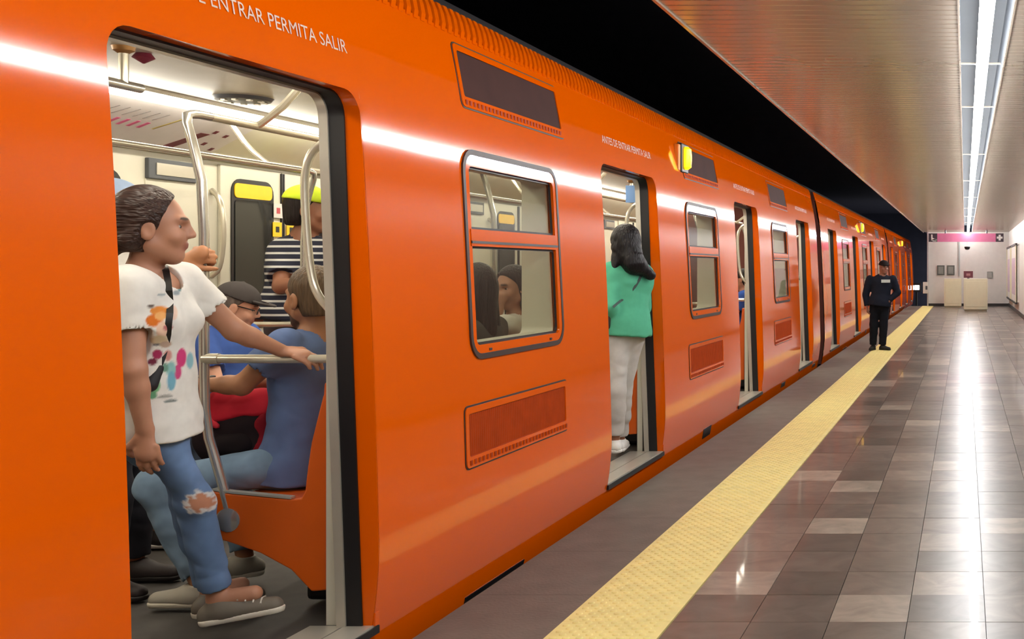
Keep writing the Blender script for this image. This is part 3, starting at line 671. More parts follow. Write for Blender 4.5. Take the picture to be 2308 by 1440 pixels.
# ================================================================== people: distance fields meshed into continuous surfaces
def V(*a): return np.array(a, dtype=np.float64)
def nrm(a): a = np.asarray(a, float); return a/max(1e-9, np.linalg.norm(a))
class Sdf:
    def __init__(s, h=.008): s.h = h; s.p = []; s.paints = []; s.noise = None
    def cap(s, a, b, ra, rb=None, k=.02, col=None, clips=(), sq=None, sub=False):
        s.p.append(dict(t='c', a=np.array(a, float), b=np.array(b, float), ra=ra, rb=ra if rb is None else rb, k=k, col=col, clips=clips, sq=sq, sub=sub)); return s
    def ell(s, c, r, ax=None, k=.02, col=None, clips=(), sub=False):
        s.p.append(dict(t='e', c=np.array(c, float), r=np.array(r, float), ax=np.eye(3) if ax is None else np.array(ax, float), k=k, col=col, clips=clips, sub=sub)); return s
    def paint(s, c, r, col, ax=None): s.paints.append((dict(t='e', c=np.array(c, float), r=np.array(r, float), ax=np.eye(3) if ax is None else np.array(ax, float), clips=()), col)); return s
    @staticmethod
    def dist(p, X):
        if p['t'] == 'c':
            ba = p['b']-p['a']; pa = X-p['a']; t = np.clip((pa@ba)/max(1e-9, ba@ba), 0, 1)
            q = pa-t[..., None]*ba
            if p.get('sq') is not None:
                for ax, f in p['sq']: q = q+(q@ax)[..., None]*ax*(f-1)
            d = np.sqrt((q*q).sum(-1))-(p['ra']+(p['rb']-p['ra'])*t)
        else:
            q = (X-p['c'])@p['ax'].T/p['r']; k0 = np.sqrt((q*q).sum(-1))+1e-9; k1 = np.sqrt(((q/p['r'])**2).sum(-1))+1e-9
            d = k0*(k0-1)/k1
        for c, n in p['clips']: d = np.maximum(d, (X-np.asarray(c, float))@nrm(n))
        return d
    @staticmethod
    def box(p):
        if p['t'] == 'c':
            r = max(p['ra'], p['rb']); lo = np.minimum(p['a'], p['b'])-r; hi = np.maximum(p['a'], p['b'])+r
        else:
            e = np.sqrt(((p['ax']*p['r'][:, None])**2).sum(0)); lo, hi = p['c']-e, p['c']+e
        return lo, hi
    def mesh(s):
        h = s.h; bx = [s.box(p) for p in s.p if not p['sub']]
        lo = np.min([b[0] for b in bx], 0)-3*h; hi = np.max([b[1] for b in bx], 0)+3*h
        n = np.ceil((hi-lo)/h).astype(int)+1
        G = np.full(n, .3, np.float32)
        for p in s.p:
            l, u = s.box(p); m = max(.03, p['k']*1.2, 3*h)
            i0 = np.maximum(0, np.floor((l-m-lo)/h).astype(int)); i1 = np.minimum(n, np.ceil((u+m-lo)/h).astype(int)+1)
            if (i1 <= i0).any(): continue
            ax = [lo[d]+h*np.arange(i0[d], i1[d]) for d in range(3)]
            X = np.stack(np.meshgrid(*ax, indexing='ij'), -1); d = s.dist(p, X).astype(np.float32)
            S = (slice(i0[0], i1[0]), slice(i0[1], i1[1]), slice(i0[2], i1[2])); g = G[S]; k = p['k']
            if p['sub']:
                e = -d; hh = np.maximum(k-np.abs(g-e), 0)/k; G[S] = np.maximum(g, e)+hh*hh*k/4
            else:
                hh = np.maximum(k-np.abs(g-d), 0)/k; G[S] = np.minimum(g, d)-hh*hh*k/4
        if s.noise:
            amp, fr = s.noise; rs = np.random.RandomState(4)
            x, y, z = [(lo[d]+h*np.arange(n[d])).astype(np.float32) for d in range(3)]
            N = np.zeros(n, np.float32)
            for i_ in range(6):
                w = rs.randn(3)*fr; w[2] *= 1.3; q = rs.randn(3)*fr*.45; ph = rs.rand()*6.28
                wob = np.sin((q[0]*x)[:, None, None]+(q[1]*y)[None, :, None]+(q[2]*z)[None, None, :])
                t_ = (w[0]*x)[:, None, None]+(w[1]*y)[None, :, None]+(w[2]*z)[None, None, :]+ph+1.6*wob
                N += (1-2*np.abs(np.sin(t_*.5)))*(.5+.5*wob) if i_ < 4 else np.sin(t_)*.6
            G += N*(amp/2.2)
        # surface nets
        B = G < 0
        cnt = np.zeros(n-1, np.uint8)
        offs = [(i, j, k) for i in (0, 1) for j in (0, 1) for k in (0, 1)]
        for i, j, k in offs: cnt += B[i:n[0]-1+i, j:n[1]-1+j, k:n[2]-1+k]
        act = np.argwhere((cnt > 0) & (cnt < 8))
        ids = np.full(n-1, -1, np.int32); ids[tuple(act.T)] = np.arange(len(act))
        cv_ = np.stack([G[act[:,0]+i, act[:,1]+j, act[:,2]+k] for i, j, k in offs], 1)
        acc = np.zeros((len(act), 3)); c = np.zeros(len(act))
        O = np.array(offs, float)
        for a in range(8):
            for b in range(a+1, 8):
                if np.abs(O[a]-O[b]).sum() != 1: continue
                fa, fb = cv_[:, a], cv_[:, b]; mk = (fa < 0) != (fb < 0)
                t = np.where(mk, fa/np.where(fa == fb, 1, fa-fb), 0)
                acc += np.where(mk[:, None], O[a]+t[:, None]*(O[b]-O[a]), 0); c += mk
        vs = lo+h*(act+acc/c[:, None])
        fs = []
        for ax in range(3):
            u, v = (ax+1) % 3, (ax+2) % 3
            sl0 = [slice(1, -1)]*3; sl1 = [slice(1, -1)]*3
            sl0[ax] = slice(0, n[ax]-1); sl1[ax] = slice(1, n[ax])
            b0, b1 = B[tuple(sl0)], B[tuple(sl1)]
            e = np.argwhere(b0 != b1); flip = b0[tuple(e.T)]
            base = e.copy(); base[:, u] += 1; base[:, v] += 1
            def cid(du, dv):
                q = base.copy(); q[:, u] += du; q[:, v] += dv; return ids[tuple(q.T)]
            Q = np.stack([cid(-1, -1), cid(0, -1), cid(0, 0), cid(-1, 0)], 1)
            Q[~flip] = Q[~flip][:, ::-1]
            fs.append(Q)
        return vs, np.concatenate(fs)
    def colors(s, vs, base):
        W = np.zeros(len(vs)); C = np.zeros((len(vs), 3)); best = np.full(len(vs), 9.)
        ds = [(s.dist(p, vs), p['col'] or base) for p in s.p if not p['sub']]
        for d, _ in ds: best = np.minimum(best, d)
        for d, col in ds:
            w = np.exp(-(d-best)/.004); W += w; C += w[:, None]*np.array(lin(col))
        C /= W[:, None]
        for p, col in s.paints:
            d = s.dist(p, vs); w = np.clip(.5-d/.004, 0, 1)[:, None]; C = C*(1-w)+w*np.array(lin(col))
        return C
    def build(s, name, mat, parent, base=None, fn=None):
        vs, fs = s.mesh(); o0 = np.array(WORLD[parent.name])
        me = bpy.data.meshes.new(name)
        me.vertices.add(len(vs)); me.vertices.foreach_set('co', (vs-o0).astype(np.float32).ravel())
        me.loops.add(fs.size); me.loops.foreach_set('vertex_index', fs.astype(np.int32).ravel())
        me.polygons.add(len(fs)); me.polygons.foreach_set('loop_start', np.arange(0, fs.size, 4, dtype=np.int32))
        me.polygons.foreach_set('use_smooth', np.ones(len(fs), bool))
        me.update(calc_edges=True); me.validate()
        if base is not None:
            C = s.colors(vs, base)
            if fn is not None: C = fn(vs, C)
            at = me.color_attributes.new('Col', 'FLOAT_COLOR', 'POINT')
            at.data.foreach_set('color', np.concatenate([C, np.ones((len(C), 1))], 1).astype(np.float32).ravel())
        me.materials.append(mat)
        o = bpy.data.objects.new(name, me); COL.objects.link(o); o.parent = parent; WORLD[o.name] = Vector(o0)
        return o
m_skin = M('skin', None, .48, vcol=True, var=.05, scale=18)
m_cloth = M('cloth', None, .85, vcol=True, var=.05, scale=24, bump=.55, bscale=9, spec=.2)
m_denim = M('denim', None, .85, vcol=True, var=.18, scale=12, bump=.40, bscale=15, spec=.2)
m_hair = M('hair', None, .45, vcol=True, var=.45, scale=10, bump=.5, bscale=12, spec=.25, aniso=(9, 9, .9))
m_hairb = M('hair_pulled_back', None, .42, vcol=True, var=.45, scale=10, bump=.5, bscale=12, spec=.25, aniso=(1.2, 9, 9))
m_shoe = M('shoe', None, .6, vcol=True, var=.05)
m_eyew = M('eye_white', (226, 220, 212), .2); m_eyed = M('eye_dark', (28, 20, 16), .15)
def stripes_mat():
    m = M('striped_jersey', (40, 42, 60), .85); nt = m.node_tree; b = nt.nodes['Principled BSDF']
    tc = nt.nodes.new('ShaderNodeTexCoord'); sp = nt.nodes.new('ShaderNodeSeparateXYZ'); nt.links.new(tc.outputs['Object'], sp.inputs[0])
    a = nt.nodes.new('ShaderNodeMath'); a.operation = 'MULTIPLY'; a.inputs[1].default_value = 1/.044; nt.links.new(sp.outputs['Z'], a.inputs[0])
    f = nt.nodes.new('ShaderNodeMath'); f.operation = 'FRACT'; nt.links.new(a.outputs[0], f.inputs[0])
    g = nt.nodes.new('ShaderNodeMath'); g.operation = 'GREATER_THAN'; g.inputs[1].default_value = .68; nt.links.new(f.outputs[0], g.inputs[0])
    mx = nt.nodes.new('ShaderNodeMix'); mx.data_type = 'RGBA'; nt.links.new(g.outputs[0], mx.inputs[0])
    mx.inputs[6].default_value = (*lin((36, 38, 56)), 1); mx.inputs[7].default_value = (*lin((214, 212, 208)), 1)
    nt.links.new(mx.outputs[2], b.inputs['Base Color']); return m
def hand(S, wr, d, pn, side, col, curl=.5, sc=1.0, spread=.0, thumb=.6):
    """palm and five fingers; d along the hand, pn out of the back of the hand, side towards the thumb"""
    d = nrm(d); pn = nrm(np.array(pn)-d*np.dot(pn, d)); sd = nrm(np.cross(d, pn))*side
    wr = np.array(wr, float)
    S.cap(wr, wr+d*.075*sc, .024*sc, .032*sc, .02, col, sq=[(pn, 1.7)])
    for i, (o, L, bs) in enumerate(((.030, .072, .082), (.010, .080, .088), (-.011, .074, .085), (-.030, .058, .076))):
        b = wr+d*bs*sc+sd*o*sc; a = 0.0; p0 = b-d*.02*sc
        for j, f in enumerate((.42, .32, .26)):
            a += curl*(.75 if j == 0 else 1.0)
            dd = d*math.cos(a)-pn*math.sin(a)+sd*spread*o*20
            p1 = p0+nrm(dd)*(L*f*sc+(.02*sc if j == 0 else 0)); S.cap(p0, p1, (.0098-.0009*j)*sc, (.0090-.0009*j)*sc, .005, col); p0 = p1
    p0 = wr+d*.022*sc+sd*.022*sc; p1 = p0+nrm(sd*.75+d*.65-pn*.2)*.042*sc; p2 = p1+nrm(d*(1-thumb*.4)+sd*.25-pn*thumb)*.032*sc; p3 = p2+nrm(d*(1-thumb)+sd*.0-pn*thumb)*.026*sc
    S.cap(p0, p1, .015*sc, .012*sc, .012, col); S.cap(p1, p2, .0115*sc, .0105*sc, .006, col); S.cap(p2, p3, .0105*sc, .008*sc, .006, col)
def head_frame(f, u=(0, 0, 1)):
    f = nrm(f); r = nrm(np.cross(f, u)); u = np.cross(r, f); return f, u, r
def head(S, c, f, col, sc=1.0, u=(0, 0, 1), lips=(158, 94, 82), stub=None):
    f, u, r = head_frame(f, u); A = np.array([r, f, u]); c = np.array(c, float)
    at = lambda x, y, z: c+sc*(r*x+f*y+u*z)
    S.ell(at(0, -.015, .035), V(.073, .092, .085)*sc, A, .03)
    S.ell(at(0, .03, -.02), V(.060, .062, .085)*sc, A, .03)
    S.cap(at(0, .055, -.088), at(0, .062, -.090), .022*sc, .020*sc, .03)
    for s in (-1, 1):
        S.cap(at(.048*s, -.005, -.055), at(.018*s, .055, -.092), .022*sc, .018*sc, .03)
        S.cap(at(.012*s, .083, .026), at(.045*s, .066, .028), .011*sc, .009*sc, .014)
        S.ell(at(.034*s, .082, .004), V(.017, .014, .011)*sc, A, .012, sub=True)
        S.ell(at(.038*s, .058, -.03), V(.026, .024, .024)*sc, A, .02)
        S.ell(at(.077*s, -.012, -.012), V(.010, .022, .033)*sc, A, .008)
        S.ell(at(.088*s, -.008, -.012), V(.007, .012, .019)*sc, A, .006, sub=True)
    S.cap(at(0, .086, .02), at(0, .106, -.020), .008*sc, .0105*sc, .014)
    for s in (-1, 1): S.ell(at(.011*s, .097, -.025), V(.008, .010, .0075)*sc, A, .010)
    S.ell(at(0, .085, -.050), V(.021, .011, .006)*sc, A, .010, col=lips)
    S.ell(at(0, .083, -.061), V(.019, .011, .007)*sc, A, .010, col=lips)
    if stub: S.paint(at(0, .05, -.085), V(.07, .075, .045)*sc, stub, A); S.paint(at(0, .10, -.043), V(.026, .02, .007)*sc, stub, A)
    for s in (-1, 1): S.paint(at(.033*s, .082, .030), V(.021, .025, .0055)*sc, (44, 32, 28), A)
    return at, A
def eyes(root, at, A, sc):
    for s in (-1, 1):
        S = Sdf(.0025).ell(at(.033*s, .062, .004), V(.0135, .0135, .0085)*sc, A); S.paint(at(.033*s, .078, .003), V(.0095, .016, .0085)*sc, (36, 24, 18), A); S.paint(at(.033*s, .066, .0135), V(.016, .016, .006)*sc, (60, 40, 34), A)
        S.build('eye', m_shoe, root, (196, 182, 172))
def shoe(root, ankle, toe_dir, up, col, solecol, L=.26, h=.008, W=.042, z0=None):
    """shoe under an ankle; toe_dir points along the foot"""
    d = nrm(toe_dir); u = nrm(np.array(up)-d*np.dot(up, d)); s = np.cross(d, u)
    base = np.array(ankle, float)-u*.085
    he, to = base-d*.055, base+d*(L-.055-W*.9)
    cl = [(base+u*.018, -u)]
    S = Sdf(h)
    S.cap(he+u*.035+d*.02, base+u*.05+d*.04, .042, .040, .03, clips=cl, sq=[(s, 1.15)])
    S.cap(base+u*.04+d*.03, to+u*.028, .042, .032, .03, clips=cl, sq=[(s, .92)])
    S.cap(base+u*.05, base+u*.085, .043, .040, .02, clips=cl+[(base+u*.088, u)])
    o = S.build('shoe', m_shoe, root, col)
    S = Sdf(h*.85)
    S.cap(he+d*.02+u*.02, to+u*.02, .040, .036, .01, clips=[(base, -u), (base+u*.022, u)], sq=[(s, .93)])
    S.build('sole', m_shoe, o, solecol)
    return base
root_shirt = []
CAM = np.array((0, 0, EYE))
def hit(T, px, py, lift=0.0, Y0=2.6, Y1=9.5):
    """where the cloth surface lies along the line of sight to a point measured in the photo"""
    d = np.array(P(px, py, 1.0))-CAM; t = Y0
    for _ in range(120):
        X = (CAM+d*t)[None]; m = min(float(T.dist(p, X)[0]) for p in T.p if not p['sub'])
        if m < .002+lift or t > Y1: break
        t += max(.002, m*.6)
    return CAM+d*t
def person(name, label, root, J, skin, h=.008, sc=1.0, female=False, sleeves=.5, shirt=(230, 228, 224), pants=(90, 110, 150), cuff=.93,
           shirt_mat=None, pant_mat=None, hem=0.0, fit=1.0, stub=None, shoes=None, curlL=.5, curlR=.5, hips=1.0, paints=None, pant_fn=None, lips=(158, 94, 82), eyes_on=True, belly=0.0, wr=None, neckline=None, hemr=1.0, hemq=1.12, legs=1.0):
    root = empty(name, root, label, 'person')
    g = {k: np.array(v, float) for k, v in J.items() if k not in ('f', 'hf', 'hu', 'hdL', 'hnL', 'hdR', 'hnR', 'tL', 'tR')}
    sdv = nrm(g['shL']-g['shR']); upv = nrm(g['chest']-g['pelvis']); fr = nrm(np.cross(sdv, upv))
    if np.dot(fr, J['f']) < 0: fr = -fr
    sq = [(fr, 1.42)]
    # --- body, one continuous surface
    S = Sdf(h)
    at, A = head(S, g['head'], J['hf'], skin, sc, J.get('hu', (0, 0, 1)), lips, stub)
    S.cap(g['neck']-upv*.02, at(0, -.015, -.05), .055*fit*(.9 if female else 1), .048*(.92 if female else 1), .03)
    mid = (g['shL']+g['shR'])/2
    S.cap(mid-upv*.03-sdv*.10, mid-upv*.03+sdv*.10, .062*fit, None, .05)
    S.cap(g['chest'], g['neck']-upv*.06, .145*fit, .09, .05, sq=sq)
    S.cap(g['belly'], g['chest'], .126*fit*min(1, hips+.05), .15*fit, .04, sq=sq)
    S.cap(g['pelvis'], g['belly'], .140*fit*hips, .126*fit*min(1, hips+.05), .04, sq=sq)
    for s in 'LR':
        S.cap(g['sh'+s], g['el'+s], .050*fit, .038*fit, .03)
        S.cap(g['el'+s], g['wr'+s], .039*fit, .025, .02)
        dd = nrm(g['wr'+s]-g['el'+s]); S.ell(g['el'+s]+dd*.06, V(.042, .036, .036)*fit, np.array([dd, nrm(np.cross(dd, fr)), np.cross(dd, nrm(np.cross(dd, fr)))]), .02)
        hand(S, g['wr'+s]+dd*.01, J.get('hd'+s, dd), J.get('hn'+s, fr), 1 if s == 'R' else -1, skin, curlL if s == 'L' else curlR)
        S.cap(g['hip'+s], g['kn'+s], .070*fit*legs*min(1, hips), .050*fit*legs, .03); S.cap(g['kn'+s], g['an'+s], .050*fit*legs, .034, .03)
        kk = nrm(g['an'+s]-g['kn'+s]); S.cap(g['kn'+s]+kk*.08-fr*.012, g['kn'+s]+kk*.18-fr*.012, .046*fit*legs, .041*fit*legs, .03)
        if shoes is None: S.cap(g['an'+s], g['an'+s]+np.array(J['t'+s])*.12, .036, .03, .02)
    S.build('body', m_skin, root, skin)
    if eyes_on: eyes(root, at, A, sc)
    # --- shirt
    T = Sdf(h); e = .016
    bot = g['pelvis']-upv*hem; cl = [(bot, -upv)]
    T.cap(g['chest'], g['neck']-upv*.075, .145*fit+e, .088+e, .05, sq=sq)
    T.cap(mid-upv*.032-sdv*.11, mid-upv*.032+sdv*.11, .062*fit+e, None, .05)
    T.cap(g['belly'], g['chest'], .134*fit+e+belly*.5, .15*fit+e, .06, sq=sq)
    T.cap(bot-upv*.05, g['belly'], (.160*fit*hips+e+.012)*hemr, .134*fit+e+belly*.5, .06, sq=[(fr, hemq)], clips=cl)
    T.cap(bot-upv*.05, bot+upv*.03, (.165*fit*hips+e+.010)*hemr, None, .05, sq=[(fr, hemq-.07)], clips=cl)
    if belly: T.ell(g['belly']+fr*.05, V(.13, .12, .13)+belly, None, .06, clips=cl)
    if female: 
        for q in (-1, 1): T.ell(g['chest']+fr*.075+sdv*.062*q-upv*.0, V(.062, .062, .066), None, .05)
    for s in 'LR':
        a, b, c = g['sh'+s], g['el'+s], g['wr'+s]
        if sleeves <= 1:
            q = a+(b-a)*sleeves; dv = nrm(b-a)
            T.cap(a, q+dv*.03, .055*fit+e, .055*fit+e*.9, .04, clips=[(q, dv)])
            T.cap(q-dv*.03, q+dv*.05, .055*fit+e-.007, None, .003, clips=[(q-dv*.012, -dv)], sub=True)
            if neckline is None: pass
        else:
            q = b+(c-b)*(sleeves-1); dv = nrm(c-b)
            T.cap(a, b, .055*fit+e, .046*fit+e*.8, .04); T.cap(b, q+dv*.03, .046*fit+e*.8, .034+e*.6, .02, clips=[(q, dv)])
    if neckline is not None:
        T.ell(g['neck']+fr*neckline[0]+upv*neckline[1], V(*neckline[2:5]), np.array([sdv, fr, upv]), .004, sub=True)
    else: T.cap(g['neck']-upv*.03, g['neck']+upv*.12, .064*fit, .08, .004, sub=True)
    T.noise = (.0062, 22)
    if isinstance(paints, list):
        for c, r, col in paints: T.paint(c, r, col)
    if callable(paints): paints(T)
    T.build('shirt', shirt_mat or m_cloth, root, shirt); root_shirt.append(T)
    # --- trousers
    U = Sdf(h)
    top = g['pelvis']+upv*.05
    U.cap(g['pelvis']-upv*.03, top, .150*fit*hips+.006, .138*fit*hips+.006, .05, sq=[(fr, 1.36)], clips=[(top, upv)])
    for s in 'LR':
        a, b, c = g['hip'+s], g['kn'+s], g['an'+s]
        U.cap(a+(b-a)*.04, b, .086*fit*hips*legs, .066*fit*legs, .05)
        q = b+(c-b)*cuff; dv = nrm(c-b); kk = dv
        U.cap(b, q+dv*.03, .066*fit*legs, (.050 if wr is None else wr), .04, clips=[(q, dv)])
        U.cap(b+kk*.08-fr*.012, b+kk*.18-fr*.012, .060*fit*legs, .055*fit*legs, .03)
        U.cap(q-dv*.02, q+dv*.04, (.050 if wr is None else wr)-.008, None, .003, clips=[(q-dv*.01, -dv)], sub=True)
    U.noise = (.0050, 26)
    U.build('trousers', pant_mat or m_denim, root, pants, pant_fn)
    if shoes:
        for s in 'LR': shoe(root, g['an'+s], J['t'+s], J.get('u'+s, (0, 0, 1)), shoes[0], shoes[1], h=h*.9)
    root['_'] = 0; del root['_']
    return root, at, A, fr, upv, sdv, g
def hair_cap(S, at, A, sc, grow=.013, front=.075, low=-.03, col=None, k=.02, plane=None):
    """hair over skull: clipped off the face"""
    n = nrm(A[1]*.80-A[2]*.62); c = at(0, front*.62, .055)
    if plane: n = nrm(A[1]*plane[0]+A[2]*plane[1]); c = at(0, plane[2], plane[3])
    S.ell(at(0, -.018, .037), V(.073+grow, .092+grow, .085+grow)*sc, A, k, col=col, clips=[(c, n), (at(0, 0, low-.02), -A[2]*.9-A[1]*-.0)])
    S.ell(at(0, -.05, -.03), V(.064+grow*.6, .055+grow, .075)*sc, A, .03, col=col, clips=[(at(0, -.015, 0), A[1]), (at(0, 0, low-.05), -A[2])])
def cap_hat(root, at, A, sc, col, brimcol=None, tilt=.0, name='cap'):
    S = Sdf(.006); cut = at(0, 0, .045)
    S.ell(at(0, -.012, .045), V(.088, .108, .088)*sc, A, .01, clips=[(cut, -A[2]*.98-A[1]*.12)])
    S.ell(at(0, -.012, .134), V(.010, .010, .006)*sc, A, .004)
    o = S.build(name, m_cloth, root, col)
    S = Sdf(.005)
    S.ell(at(0, .085, .052), V(.080, .085, .022)*sc, A, .004, clips=[(at(0, .06, .0), -A[1]), (at(0, 0, .058), A[2])])
    S.ell(at(0, .08, .040), V(.075, .09, .018)*sc, A, .004, sub=True)
    S.build('brim', m_cloth, o, brimcol or col)
    return o
FZ = ZF
# ---------------------------------------------------------------- A: woman in the near doorway
JA = dict(f=(1, 0, 0), hf=(.83, .56, -.03), hu=(-.06, -.05, 1), head=P(345, 512, 3.94), neck=P(322, 612, 3.96), chest=P(333, 725, 3.97), belly=P(340, 840, 3.99), pelvis=P(346, 945, 4.01),
          shR=P(288, 640, 3.83), elR=P(300, 835, 3.80), wrR=P(326, 965, 3.83), hdR=(.06, .02, -1), hnR=(.25, -1, 0),
          shL=(-2.865, 4.13, 1.455), elL=P(530, 745, 4.27), wrL=P(632, 789, 4.425), hdL=(.95, .12, -.18), hnL=(.05, -.35, 1),
          hipR=P(345, 955, 3.95), knR=P(440, 1130, 4.12), anR=P(492, 1352, 4.235), tR=(.97, .22, .14), uR=(-.14, 0, 1),
          hipL=P(365, 955, 4.12), knL=P(428, 1135, 4.32), anL=P(478, 1335, 4.42), tL=(.35, .92, 0))
skA = (186, 132, 104)
SHAPES = [(352, 700, .040, .016, (236, 150, 70)), (347, 722, .026, .022, (226, 122, 44)), (362, 712, .020, .014, (240, 178, 110)), (366, 742, .020, .030, (238, 200, 172)), (391, 705, .012, .026, (240, 208, 186)), (378, 738, .014, .010, (200, 120, 120)),
    (358, 765, .026, .020, (216, 196, 160)), (372, 775, .018, .012, (196, 170, 150)), (354, 798, .015, .018, (170, 52, 92)), (343, 815, .014, .012, (120, 50, 70)), (407, 805, .017, .036, (218, 70, 130)), (400, 838, .012, .026, (212, 80, 132)), (427, 812, .012, .030, (152, 198, 206)),
    (378, 800, .012, .020, (214, 150, 140)), (385, 832, .014, .028, (150, 200, 196)), (386, 858, .013, .034, (124, 180, 200)), (372, 828, .010, .016, (120, 160, 140)), (349, 868, .016, .026, (122, 184, 130)), (343, 890, .014, .014, (110, 168, 128)), (372, 893, .022, .006, (168, 166, 158)), (384, 903, .020, .005, (120, 130, 128)),
    (363, 664, .012, .005, (166, 176, 176)), (396, 660, .012, .010, (160, 170, 174)), (404, 652, .006, .008, (120, 150, 150)), (340, 690, .010, .005, (90, 70, 60)), (352, 776, .012, .004, (110, 104, 110))]
def prA(T):
    d = nrm((.585, -.81, 0)); A = np.array([nrm(np.cross(d, (0, 0, 1))), d, (0, 0, 1)])
    for px, py, rx, rz, col in SHAPES: T.paint(hit(T, px, py), V(rx, .06, rz), col, A)
knA = np.array(P(447, 1135, 4.06))
def ripA(vs, C):
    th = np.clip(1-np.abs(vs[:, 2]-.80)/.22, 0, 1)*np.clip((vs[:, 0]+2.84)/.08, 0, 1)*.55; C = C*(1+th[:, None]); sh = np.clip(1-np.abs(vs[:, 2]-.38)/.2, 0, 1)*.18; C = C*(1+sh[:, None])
    d = np.sqrt((((vs-knA)/V(.040, .09, .036))**2).sum(1)); n = np.sin(vs[:, 0]*260+vs[:, 2]*90)*.22+np.sin(vs[:, 2]*310)*.16
    inside = d+n*.7
    w = np.clip((1.25-inside)/.2, 0, 1)[:, None]; C = C*(1-w)+w*np.array(lin((216, 214, 212)))
    w = np.clip((.92-inside)/.15, 0, 1)[:, None]; C = C*(1-w)+w*np.array(lin((190, 132, 104)))
    return C
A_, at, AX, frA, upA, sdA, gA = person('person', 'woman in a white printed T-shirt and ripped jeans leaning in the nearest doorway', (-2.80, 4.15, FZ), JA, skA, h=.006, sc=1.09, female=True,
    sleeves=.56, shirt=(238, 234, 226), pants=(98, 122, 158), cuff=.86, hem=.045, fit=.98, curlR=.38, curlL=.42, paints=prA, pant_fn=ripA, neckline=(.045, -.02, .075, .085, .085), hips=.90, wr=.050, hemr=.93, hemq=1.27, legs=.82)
for s in 'LR':
    b = shoe(A_, gA['an'+s], JA['t'+s], JA.get('u'+s, (0, 0, 1)), (112, 104, 92), (226, 218, 202), L=.275, h=.005)
# laces on the near shoe
mb = MB(); dT = nrm(JA['tR']); uT = nrm(np.array(JA['uR'])-dT*np.dot(JA['uR'], dT)); sT = np.cross(dT, uT); bs = np.array(gA['anR'])-uT*.085
for i in range(4):
    c = bs+dT*(.075+.025*i)+uT*(.088-.009*i)
    mb.tube([c+sT*.032-uT*.012, c+sT*.012+uT*.004, c-sT*.012+uT*.004, c-sT*.032-uT*.012], .003, n=5)
shp = [o for o in A_.children if o.name.startswith('shoe')][-1]
mb.build('laces', M('lace_white', (222, 216, 204), .8), shp, smooth=True)
S = Sdf(.006)
hair_cap(S, at, AX, 1.09, .012, .080, -.03, plane=(.93, -.36, .036, .06))
S.ell(at(0, -.112, -.045), V(.036, .032, .046), AX, .03); S.cap(at(0, -.115, -.05), at(.01, -.115, -.16), .030, .016, .03)
S.cap(at(.070, -.02, .015), at(.066, -.055, -.045), .018, .024, .03); S.cap(at(-.070, -.02, .015), at(-.066, -.055, -.045), .018, .024, .03)
for s in (-1, 1): S.ell(at(.092*s, -.006, -.020), V(.030, .027, .036), AX, .01, sub=True)
S.noise = (.0022, 70)
S.build('hair', m_hairb, A_, (58, 40, 34))
# her cross-body bag strap and small bag
bag = empty('crossbody_bag', P(345, 860, 3.85), 'slim black cross-body bag worn by the woman in the white T-shirt', 'bag')
TA = root_shirt[0]
def ribbon(pts, w, th, face):
    mb = MB(); n_ = nrm(face); sd = [nrm(np.cross(pts[min(i+1, len(pts)-1)]-pts[max(i-1, 0)], n_))*w for i in range(len(pts))]
    vs = []; fs = []
    for p, q in zip(pts, sd): vs += [p-q, p+q, p+q+n_*th, p-q+n_*th]
    for i in range(len(pts)-1):
        for k in range(4): fs.append((4*i+k, 4*i+(k+1) % 4, 4*i+4+(k+1) % 4, 4*i+4+k))
    fs += [(3, 2, 1, 0), tuple(range(4*len(pts)-4, 4*len(pts)))]
    return mb.add(vs, fs)
pq = [(370, 598), (374, 610), (378, 630), (381, 655), (383, 680), (383, 705), (380, 730), (378, 755), (373, 780), (366, 805), (357, 828), (346, 850)]
ribbon([hit(TA, a, b, .015) for a, b in pq], .010, .004, (.585, -.81, 0)).build('strap', m_blackp, bag, smooth=True)
S = Sdf(.006); q0, q1 = hit(TA, 356, 830, .018), hit(TA, 338, 868, .018)
S.cap(q0, q1, .018, .024, .02, sq=[(nrm((.58, -.81, 0)), 1.5)]); S.build('pouch', m_shoe, bag, (26, 22, 26))

# ---------------------------------------------------------------- B: seated man in blue with backpack
JB = dict(f=(-1, 0, 0), hf=(-.90, .42, -.04), head=P(700, 672, 4.78), neck=P(712, 752, 4.78), chest=P(692, 850, 4.80), belly=P(690, 950, 4.80), pelvis=P(688, 1045, 4.80),
          shL=(-2.775, 4.615, 1.185), elL=P(545, 868, 4.60), wrL=P(447, 866, 4.63), hdL=(-1, .05, -.02), hnL=(0, 0, 1),
          shR=(-2.775, 4.965, 1.19), elR=(-2.98, 5.02, 1.0), wrR=(-3.17, 4.86, 1.01), hdR=(-1, -.3, 0), hnR=(0, 0, 1),
          hipL=(-2.78, 4.70, .69), knL=P(352, 1092, 4.585), anL=P(452, 1318, 4.60), tL=(-1, -.06, 0), hipR=(-2.78, 4.92, .69), knR=(-3.26, 5.0, .66), anR=P(552, 1255, 4.95), tR=(-.75, -.5, 0))
B_, at, AX, frB, upB, sdB, gB = person('person', 'seated man in a blue T-shirt and jeans behind the orange partition', (-2.95, 4.8, FZ), JB, (168, 116, 82), h=.007, sc=1.10, sleeves=.55, shirt=(104, 124, 168), pants=(124, 148, 172), cuff=.92, hem=.05, fit=1.02, curlL=.7, curlR=.7,
    shoes=((170, 164, 150), (214, 206, 188)), stub=(70, 50, 40))
S = Sdf(.007); hair_cap(S, at, AX, 1.10, .007, .078, -.02, k=.02); S.build('hair', m_hair, B_, (92, 74, 56))
bp = empty('backpack', P(540, 1020, 4.78), 'red and black backpack on the lap of the seated man in blue', 'backpack')
c = np.array(P(545, 962, 4.80))
